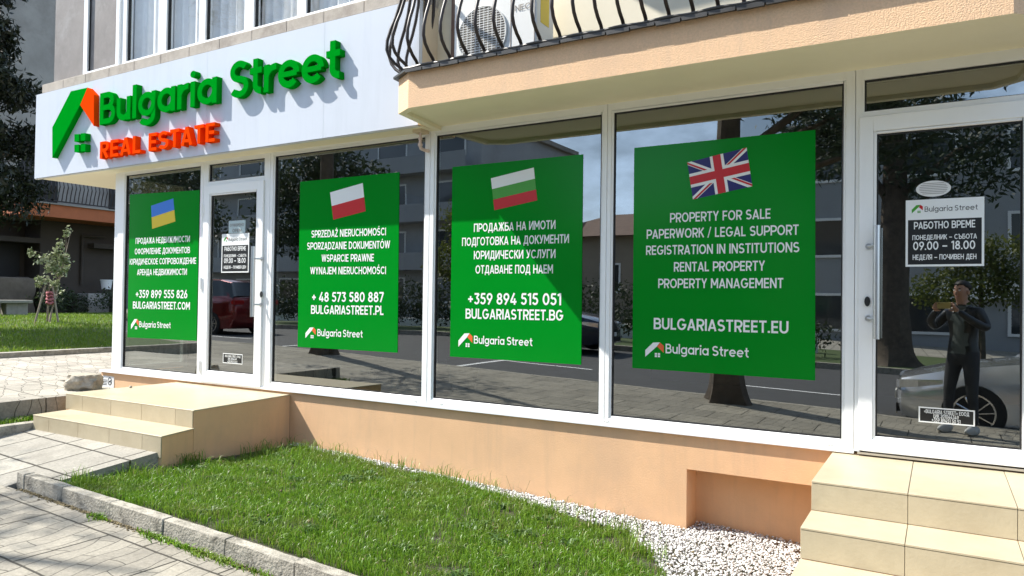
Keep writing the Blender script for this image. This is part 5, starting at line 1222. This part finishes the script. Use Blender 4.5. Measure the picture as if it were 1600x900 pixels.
for x in (-18, -15, -12, -9.6):
    wf = MB().ring((x - .6, x + .6, 2.0, 3.6), (x - .5, x + .5, 2.1, 3.5), -30.6, -30.54).build('window', M['white'], hs)
    MB().add([(x - .6, -30.58, 2.0), (x + .6, -30.58, 2.0), (x + .6, -30.58, 3.6), (x - .6, -30.58, 3.6)], [(3, 2, 1, 0)]).build('window_glass', M['winglass'], wf)
# shop fascia with script lettering
fa = MB().box((.0, -24.96, 1.83), (3.2, -24.7, 2.42)).build('shop_fascia', M['white']); tag(fa, 'pale fascia board with dark script lettering across the street', 'sign')
V, F = text_polys('Sheri', -.012); mb = MB(); mb.add([(.85 + 1.15 - (vx + .0) * .62 - vy * .18, -24.695, 1.95 + vy * .48) for vx, vy in V], F); mb.build('lettering', M['vblack'], fa)
tag(MB().box((-30, -17.3, .0), (-3, -17.1, .85)).build('garden_wall', M['white']), 'low white garden wall across the road', 'wall')
cl = [(x, -15.5 + random.uniform(-.3, .3), gz(x) + .55, .55, .4, .45) for x in np.arange(-28, -2.5, .6)]
hg = empty('hedge', (-15, -15.5, .4)); tag(hg, 'long clipped dark hedge on the far verge across the road', 'hedge'); leafset('foliage', cl, 11000, .12, M['shrub'], hg)
cl = [(x, -20.2, gz(x) + 1.0, .9, .6, 1.0) for x in np.arange(-30, -9, 1.1)]
hg = empty('hedge', (-20, -20, .4)); tag(hg, 'tall rough dark hedge behind the white garden wall across the road', 'hedge'); leafset('foliage', cl, 9000, .16, M['shrub'], hg)

# ---- cars
M['tyre'] = mat('tyre_rubber', (.018, .018, .018), .8, .1, 20.)
M['carglass'] = mat('car_glass', (.015, .018, .02), .04, 0, spec=.9)
M['chrome'] = mat('chrome_trim', (.75, .75, .76), .12, 0, metal=1.)
M['lamp'] = mat('lamp_glass', (.75, .77, .8), .06, .2, 30., metal=.7, spec=.9)
M['redlamp'] = mat('red_lamp_glass', (.35, .01, .01), .15, 0)
def paint(n, c): return mat(n, c, .22, .02, 3., metal=.6, spec=.5, coat=1.)
def car(label, m, loc, rz, suv=0.):
    "nose towards -x in its own frame, length 4.5, width 1.8; loc = ground under its middle"
    r = empty('parked_car', (0, 0, 0)); tag(r, label, 'car', 'cars parked along the street')
    L_, hw = 2.25, .9; up = suv
    # lower body loft: stations along x with (z0,z_shoulder,z_top,halfwidth low,half shoulder,half top)
    S = [(-2.25, .30, .52, .62, .52, .60, .50), (-2.20, .22, .55, .70, .68, .76, .62), (-2.0, .19, .60, .76, .80, .86, .72), (-1.6, .18, .68, .86, .86, .895, .78), (-1.0, .18, .78, .95, .885, .90, .80),
         (-.7, .18, .82, 1.0, .89, .90, .80), (0, .18, .86, 1.0, .89, .90, .80), (1.0, .18, .88, 1.02, .89, .90, .80), (1.7, .18, .90, 1.04, .87, .89, .76), (2.1, .20, .90, 1.03, .80, .85, .70), (2.22, .30, .80, .98, .68, .76, .62), (2.25, .40, .70, .9, .6, .68, .55)]
    V, F = [], []
    for (x, z0, zs, zt, a, b, c) in S:
        zs += up * .5; zt += up * .5
        V += [(x, -a, z0), (x, -b * .99, z0 + (zs - z0) * .35), (x, -b, zs * .9), (x, -b * .975, zs), (x, -c, zt), (x, -c * .5, zt + .015), (x, c * .5, zt + .015), (x, c, zt), (x, b * .975, zs), (x, b, zs * .9), (x, b * .99, z0 + (zs - z0) * .35), (x, a, z0)]
    k = 12
    for i in range(len(S) - 1):
        for j in range(k): j2 = (j + 1) % k; F.append((i * k + j, i * k + j2, (i + 1) * k + j2, (i + 1) * k + j))
    F += [tuple(range(k - 1, -1, -1)), tuple((len(S) - 1) * k + j for j in range(k))]
    mb = MB(); mb.add(V, F); body = mb.build('body', m, r, smooth=.6)
    bm = bmesh.new(); bm.from_mesh(body.data); bmesh.ops.recalc_face_normals(bm, faces=bm.faces); bm.to_mesh(body.data); bm.free()
    T = [(-.80, .98, .74), (-.25, 1.30, .66), (.05, 1.42, .62), (.5, 1.47, .60), (1.1, 1.45, .60), (1.6, 1.33, .60), (2.0, 1.04, .70)]
    if suv: T = [(-.75, .98, .76), (-.3, 1.35, .70), (.0, 1.50, .66), (.6, 1.55, .64), (1.4, 1.54, .64), (1.9, 1.46, .64), (2.15, 1.04, .74)]
    V, F = [], []
    for x, z, c in T: z += up * .5; zb = .96 + up * .5; V += [(x, -max(c, .76), zb), (x, -c, z - .02), (x, -c * .8, z), (x, c * .8, z), (x, c, z - .02), (x, max(c, .76), zb)]
    for i in range(len(T) - 1):
        for j in range(5): F.append((i * 6 + j, i * 6 + j + 1, (i + 1) * 6 + j + 1, (i + 1) * 6 + j))
    mb = MB(); mb.add(V, F); g = mb.build('windows', M['carglass'], r, smooth=.5)
    mb = MB()
    for i in range(2, len(T) - 2):
        (x, z, c), (x2, z2, c2) = T[i], T[i + 1]; z += up * .5 + .006; z2 += up * .5 + .006
        mb.add([(x, -c * .9, z), (x, c * .9, z), (x2, c2 * .9, z2), (x2, -c2 * .9, z2), (x, -c * 1.01, z - .03), (x, c * 1.01, z - .03), (x2, c2 * 1.01, z2 - .03), (x2, -c2 * 1.01, z2 - .03)], [(0, 1, 2, 3), (4, 0, 3, 7), (1, 5, 6, 2)])
    mb.build('roof', m, r, smooth=.6)
    mb = MB()
    for s in (-1, 1):
        mb.tube([(-.80, s * .765, .97 + up * .5), (-.25, s * .675, 1.29 + up * .5), (.05, s * .635, 1.41 + up * .5)], .03, 6); mb.tube([(.62, s * .775, .97 + up * .5), (.60, s * .62, 1.45 + up * .5)], .03, 6); mb.tube([(1.95, s * .72, 1.0 + up * .5), (1.55, s * .615, 1.34 + up * .5), (1.1, s * .615, 1.44 + up * .5)], .045, 6)
    mb.build('pillars', m, r, smooth=.8)
    for s in (-1, 1):
        mb = MB().tube([(-.7, s * .77, 1.0 + up * .5), (.62, s * .79, .985 + up * .5), (1.9, s * .74, 1.0 + up * .5)], .010, 6); mb.build('window_trim', M['chrome'], r)
        mm = MB(); mm.box((-.62, s * .88, .98 + up * .5), (-.42, s * 1.05, 1.12 + up * .5)); mm.build('mirror', m, r, bevel=.04, seg=3)
        # headlight wraps the corner
        hl_ = MB(); z = .63 + up * .4; P_ = [(-2.262, .34, -.05, .035), (-2.262, .60, -.055, .05), (-2.215, .785, -.045, .065), (-2.0, .885, -.01, .085), (-1.72, .915, .045, .10)]
        for (xa, ya, a0, a1), (xb, yb, b0, b1) in zip(P_[:-1], P_[1:]): hl_.add([(xa, s * ya, z + a0), (xb, s * yb, z + b0), (xb, s * yb, z + b1), (xa, s * ya, z + a1)], [(0, 1, 2, 3) if s < 0 else (3, 2, 1, 0)])
        hl_.build('headlight', M['lamp'], r, smooth=.6)
        tl_ = MB().box((2.12, s * .45, .78 + up * .5), (2.27, s * .82, .92 + up * .5)); tl_.build('tail_light', M['redlamp'], r, bevel=.02)
        mb = MB().box((-.05, s * .893, .80 + up * .4), (.12, s * .915, .825 + up * .4)); mb.box((.85, s * .893, .82 + up * .4), (1.02, s * .915, .845 + up * .4)); mb.build('door_handle', M['chrome'], r, bevel=.006)
        mb = MB(); mb.box((-.66, s * .897, .28), (-.653, s * .9035, .86)); mb.box((.50, s * .897, .26), (.507, s * .9035, .92)); mb.build('door_seam', M['tyre'], r)
    mb = MB().box((-2.265, -.34, .50 + up * .4), (-2.2, .34, .63 + up * .4)); mb.build('grille', M['tyre'], r, bevel=.01)
    mb = MB()
    for z in (.535, .595): mb.box((-2.275, -.36, z + up * .4), (-2.26, .36, z + .014 + up * .4))
    mb.build('grille_bar', M['chrome'], r)
    MB().box((-2.27, -.62, .25), (-2.17, .62, .37)).build('lower_intake', M['tyre'], r, bevel=.02)
    MB().tube([(-2.26, -.66, .235), (-2.285, 0, .22), (-2.26, .66, .235)], .014, 6).build('bumper_trim', M['chrome'], r)
    MB().box((-2.295, -.26, .385), (-2.275, .26, .495)).build('number_plate', M['white'], r, bevel=.004)
    for x in (-1.38, 1.36):
        for s in (-1, 1):
            mb = MB(); mb.lathe([(.345, s * .70), (.360, s * .80), (.360, s * .893), (.352, s * .9035), (.345, s * .9035)], (x, 0, .33), 32, 'y'); mb.build('wheel_arch', M['tyre'], r, smooth=.6)
            wh = MB().lathe([(.20, s * .70), (.315, s * .70), (.335, s * .73), (.335, s * .87), (.315, s * .9085), (.215, s * .9125)], (x, 0, .33), 32, 'y').build('wheel', M['tyre'], r, smooth=.6)
            rm = MB(); rm.lathe([(.235, s * .908), (.245, s * .918), (.225, s * .918), (.215, s * .905)], (x, 0, .33), 28, 'y')
            for q in range(10):
                a = q * math.pi / 5; rm.tube([(x + .03 * math.cos(a), s * .915, .33 + .03 * math.sin(a)), (x + .22 * math.cos(a + .1), s * .913, .33 + .22 * math.sin(a + .1))], .013, 5)
            rm.lathe([(.05, s * .905), (.05, s * .922), (.03, s * .926)], (x, 0, .33), 16, 'y'); rm.build('rim', M['chrome'], wh, smooth=.6)
    r.location = loc; r.rotation_euler = (0, 0, rz)
    return r
car('silver saloon car parked at the kerb behind the photographer', paint('silver_car_paint', (.74, .76, .79)), (1.75, -7.05, gz(1.75) - .145), 0)
car('dark blue estate car parked across the road by the hedge', paint('dark_blue_car_paint', (.012, .02, .045)), (-9.6, -12.6, gz(-9.6) - .145), math.pi, .12)
car('black car parked across the road opposite the right door', paint('black_car_paint', (.012, .012, .014)), (4.2, -12.7, gz(4.2) - .145), 0)
car('dark red car parked far to the left across the street', paint('dark_red_car_paint', (.20, .012, .012)), (-20.5, -10.4, gz(-13) - .145), 0, .3)
# ================================================================== THE PHOTOGRAPHER (mirrored in the right door)
M['skin'] = mat('skin', (.50, .28, .19), .5, .08, 20.)
M['jacket'] = mat('dark_leather_jacket', (.018, .018, .018), .32, .2, 12., .3, 40.)
M['shirt'] = mat('grey_shirt', (.10, .12, .115), .9, .1, 20.)
M['jeans'] = mat('dark_jeans', (.035, .037, .042), .85, .2, 14., .2, 80.)
M['hair'] = mat('dark_hair', (.015, .012, .010), .6, .2, 40.)
M['shoe'] = mat('light_trainers', (.48, .48, .46), .6, .15, 14.)
M['phone'] = mat('gold_phone', (.55, .42, .16), .3, .03, metal=.6)
def skinmesh(name, verts, edges, mats, root=0, sub=2, parent=None, mfun=None):
    me = bpy.data.meshes.new(name); me.from_pydata([v[:3] for v in verts], edges, []); o = bpy.data.objects.new(name, me); COL.objects.link(o)
    o.modifiers.new('skin', 'SKIN'); 
    for i, d in enumerate(me.skin_vertices[0].data):
        r = verts[i][3]; d.radius = r if isinstance(r, tuple) else (r, r); d.use_root = (i == root)
    s = o.modifiers.new('sub', 'SUBSURF'); s.levels = sub; s.render_levels = sub
    dg = bpy.context.evaluated_depsgraph_get(); dg.update(); m2 = bpy.data.meshes.new_from_object(o.evaluated_get(dg))
    bpy.data.objects.remove(o); bpy.data.meshes.remove(me); m2.name = name
    m2.materials.clear()
    for q in (mats if isinstance(mats, list) else [mats]): m2.materials.append(q)
    if mfun:
        for p in m2.polygons: p.material_index = mfun(p.center)
    set_smooth(m2)
    o = bpy.data.objects.new(name, m2); COL.objects.link(o)
    if parent is not None: o.parent = parent
    return o
Fh = Vector((cF.x, cF.y, 0)).normalized()
PB = Vector((.235, -5.22, gz(.2)))
PR = empty('person', PB[:], 'man in dark leather jacket and jeans holding up a phone, mirrored in the right door', 'person')
PR.rotation_euler = (0, 0, math.atan2(Fh.y, Fh.x) - math.pi / 2)         # local y = the way he faces, local x = his right
inv = Matrix.Translation(PB) @ Matrix.Rotation(PR.rotation_euler.z, 4, 'Z'); inv = inv.inverted()
cl_ = inv @ CAMP                                                        # the lens in his own frame
zc = cl_.z; ph = Vector((cl_.x + .03, cl_.y - .022, zc))               # phone centre just behind the lens
hr_, hl_ = ph + Vector((.085, -.015, -.02)), ph + Vector((-.10, -.015, -.02))
V = [(0, 0, .96, (.165, .115)), (0, .0, 1.10, (.155, .110)), (0, -.015, 1.26, (.17, .120)), (0, -.02, 1.38, (.165, .115)), (0, -.005, 1.475, .085), (0, .02, 1.54, .058), (0, .035, 1.60, .070), (0, .045, 1.67, (.078, .098)), (0, .035, 1.74, (.074, .088)), (0, .03, 1.785, .045),
     (.17, -.02, 1.43, .075), (.30, .05, 1.24, .056), (.235, .20, 1.32, .048), (hr_.x + .035, hr_.y - .06, hr_.z - .045, .034),
     (-.17, -.02, 1.43, .075), (-.31, .07, 1.24, .056), (-.26, .22, 1.33, .048), (hl_.x - .035, hl_.y - .06, hl_.z - .045, .034),
     (.095, 0, .88, .105), (.115, .025, .50, .066), (.12, -.02, .10, .045), (-.095, 0, .88, .105), (-.13, .06, .50, .066), (-.15, .05, .10, .045)]
E_ = [(0, 1), (1, 2), (2, 3), (3, 4), (4, 5), (5, 6), (6, 7), (7, 8), (8, 9), (3, 10), (10, 11), (11, 12), (12, 13), (3, 14), (14, 15), (15, 16), (16, 17), (0, 18), (18, 19), (19, 20), (0, 21), (21, 22), (22, 23)]
def bodymat(c):
    if c.z > 1.515 and abs(c.x) < .14 and c.y < .16: return 0
    if c.z < .95: return 2
    if abs(c.x) < .085 and c.y > .06 and c.z < 1.5: return 3
    return 1
skinmesh('body', V, E_, [M['skin'], M['jacket'], M['jeans'], M['shirt']], 0, 2, PR, bodymat)
def hand(h, side, name):
    "palm behind the phone edge, four fingers curled over the back, thumb underneath"
    V = [(h.x + side * .035, h.y - .06, h.z - .045, .026), (h.x + side * .028, h.y - .03, h.z - .02, (.032, .018)), (h.x + side * .02, h.y - .012, h.z + .005, (.034, .015))]; E = [(0, 1), (1, 2)]
    for k in range(4):
        z = h.z + .045 - k * .021; L_ = (.95, 1.05, 1., .8)[k]
        b = len(V); V += [(h.x + side * .012, h.y + .000, z, .0085), (h.x - side * .008 * L_, h.y + .0005, z + .003, .008), (h.x - side * .034 * L_, h.y - .003, z + .004, .0066)]; E += [(2, b), (b, b + 1), (b + 1, b + 2)]
    b = len(V); V += [(h.x + side * .006, h.y - .025, h.z - .035, .0105), (h.x - side * .022, h.y - .022, h.z - .040, .009), (h.x - side * .048, h.y - .014, h.z - .036, .0075)]; E += [(1, b), (b, b + 1), (b + 1, b + 2)]
    return skinmesh(name, V, E, M['skin'], 0, 2, PR)
hand(hr_, 1, 'hand'); hand(hl_, -1, 'hand')
# head details
def blob(name, c, s, m, sub=3, f=None):
    bm = bmesh.new(); bmesh.ops.create_icosphere(bm, subdivisions=sub, radius=1)
    for v in bm.verts:
        p = Vector((v.co.x * s[0], v.co.y * s[1], v.co.z * s[2])); v.co = (f(p) if f else p) + Vector(c)
    me = bpy.data.meshes.new(name); bm.to_mesh(me); bm.free(); me.materials.append(m); set_smooth(me); o = bpy.data.objects.new(name, me); COL.objects.link(o); o.parent = PR; return o
blob('hair', (0, .018, 1.735), (.083, .100, .072), M['hair'], 3, lambda p: Vector((p.x, p.y - (.03 if p.z < 0 else 0), p.z if p.z > -.02 else -.02 + (p.z + .02) * (1.0 if p.y < 0 else .1))))
blob('nose', (0, .142, 1.655), (.014, .020, .026), M['skin'], 2)
for s in (-1, 1):
    blob('ear', (s * .082, .035, 1.66), (.010, .020, .032), M['skin'], 2); blob('eye', (s * .031, .128, 1.685), (.013, .008, .008), M['vwhite'], 2); blob('eyebrow', (s * .031, .131, 1.704), (.019, .008, .005), M['hair'], 2)
blob('mouth', (0, .132, 1.610), (.024, .008, .006), M['vred'] if False else mat('lips', (.34, .15, .12), .5, 0), 2)
# shoes
for x, y in ((.12, -.02), (-.15, .05)):
    def shf(p): return Vector((p.x * (1 - .15 * (p.y > .05)), p.y, max(p.z * (1 - 2.2 * max(p.y, 0)), -.045)))
    blob('shoe', (x, y + .055, .048), (.048, .145, .065), M['shoe'], 3, shf)
# jacket collar and hem
for s in (-1, 1):
    o = MB().tube([(s * .02, -.085, 1.50), (s * .075, -.03, 1.505), (s * .075, .05, 1.475), (s * .05, .105, 1.42)], [.016, .018, .020, .012], 8).build('collar', M['jacket'], None, smooth=.9); o.parent = PR
# phone in his hands
pm = MB().box((-.077, -.0045, -.0375), (.077, .0045, .0375)).build('mobile_phone', M['phone'], bevel=.004)
lens = MB().lathe([(.006, .0045), (.006, .0065)], (-.055, 0, .02), 14, 'y'); ln = lens.build('lens', M['gasket']); ln.parent = pm
scn = MB().box((-.070, -.0055, -.034), (.070, -.0047, .034)).build('screen', M['nblack']); scn.parent = pm
pm.location = inv.inverted() @ ph; pm.rotation_euler = PR.rotation_euler
tag(pm, 'gold backed mobile phone held sideways in the photographer\'s hands', 'phone')
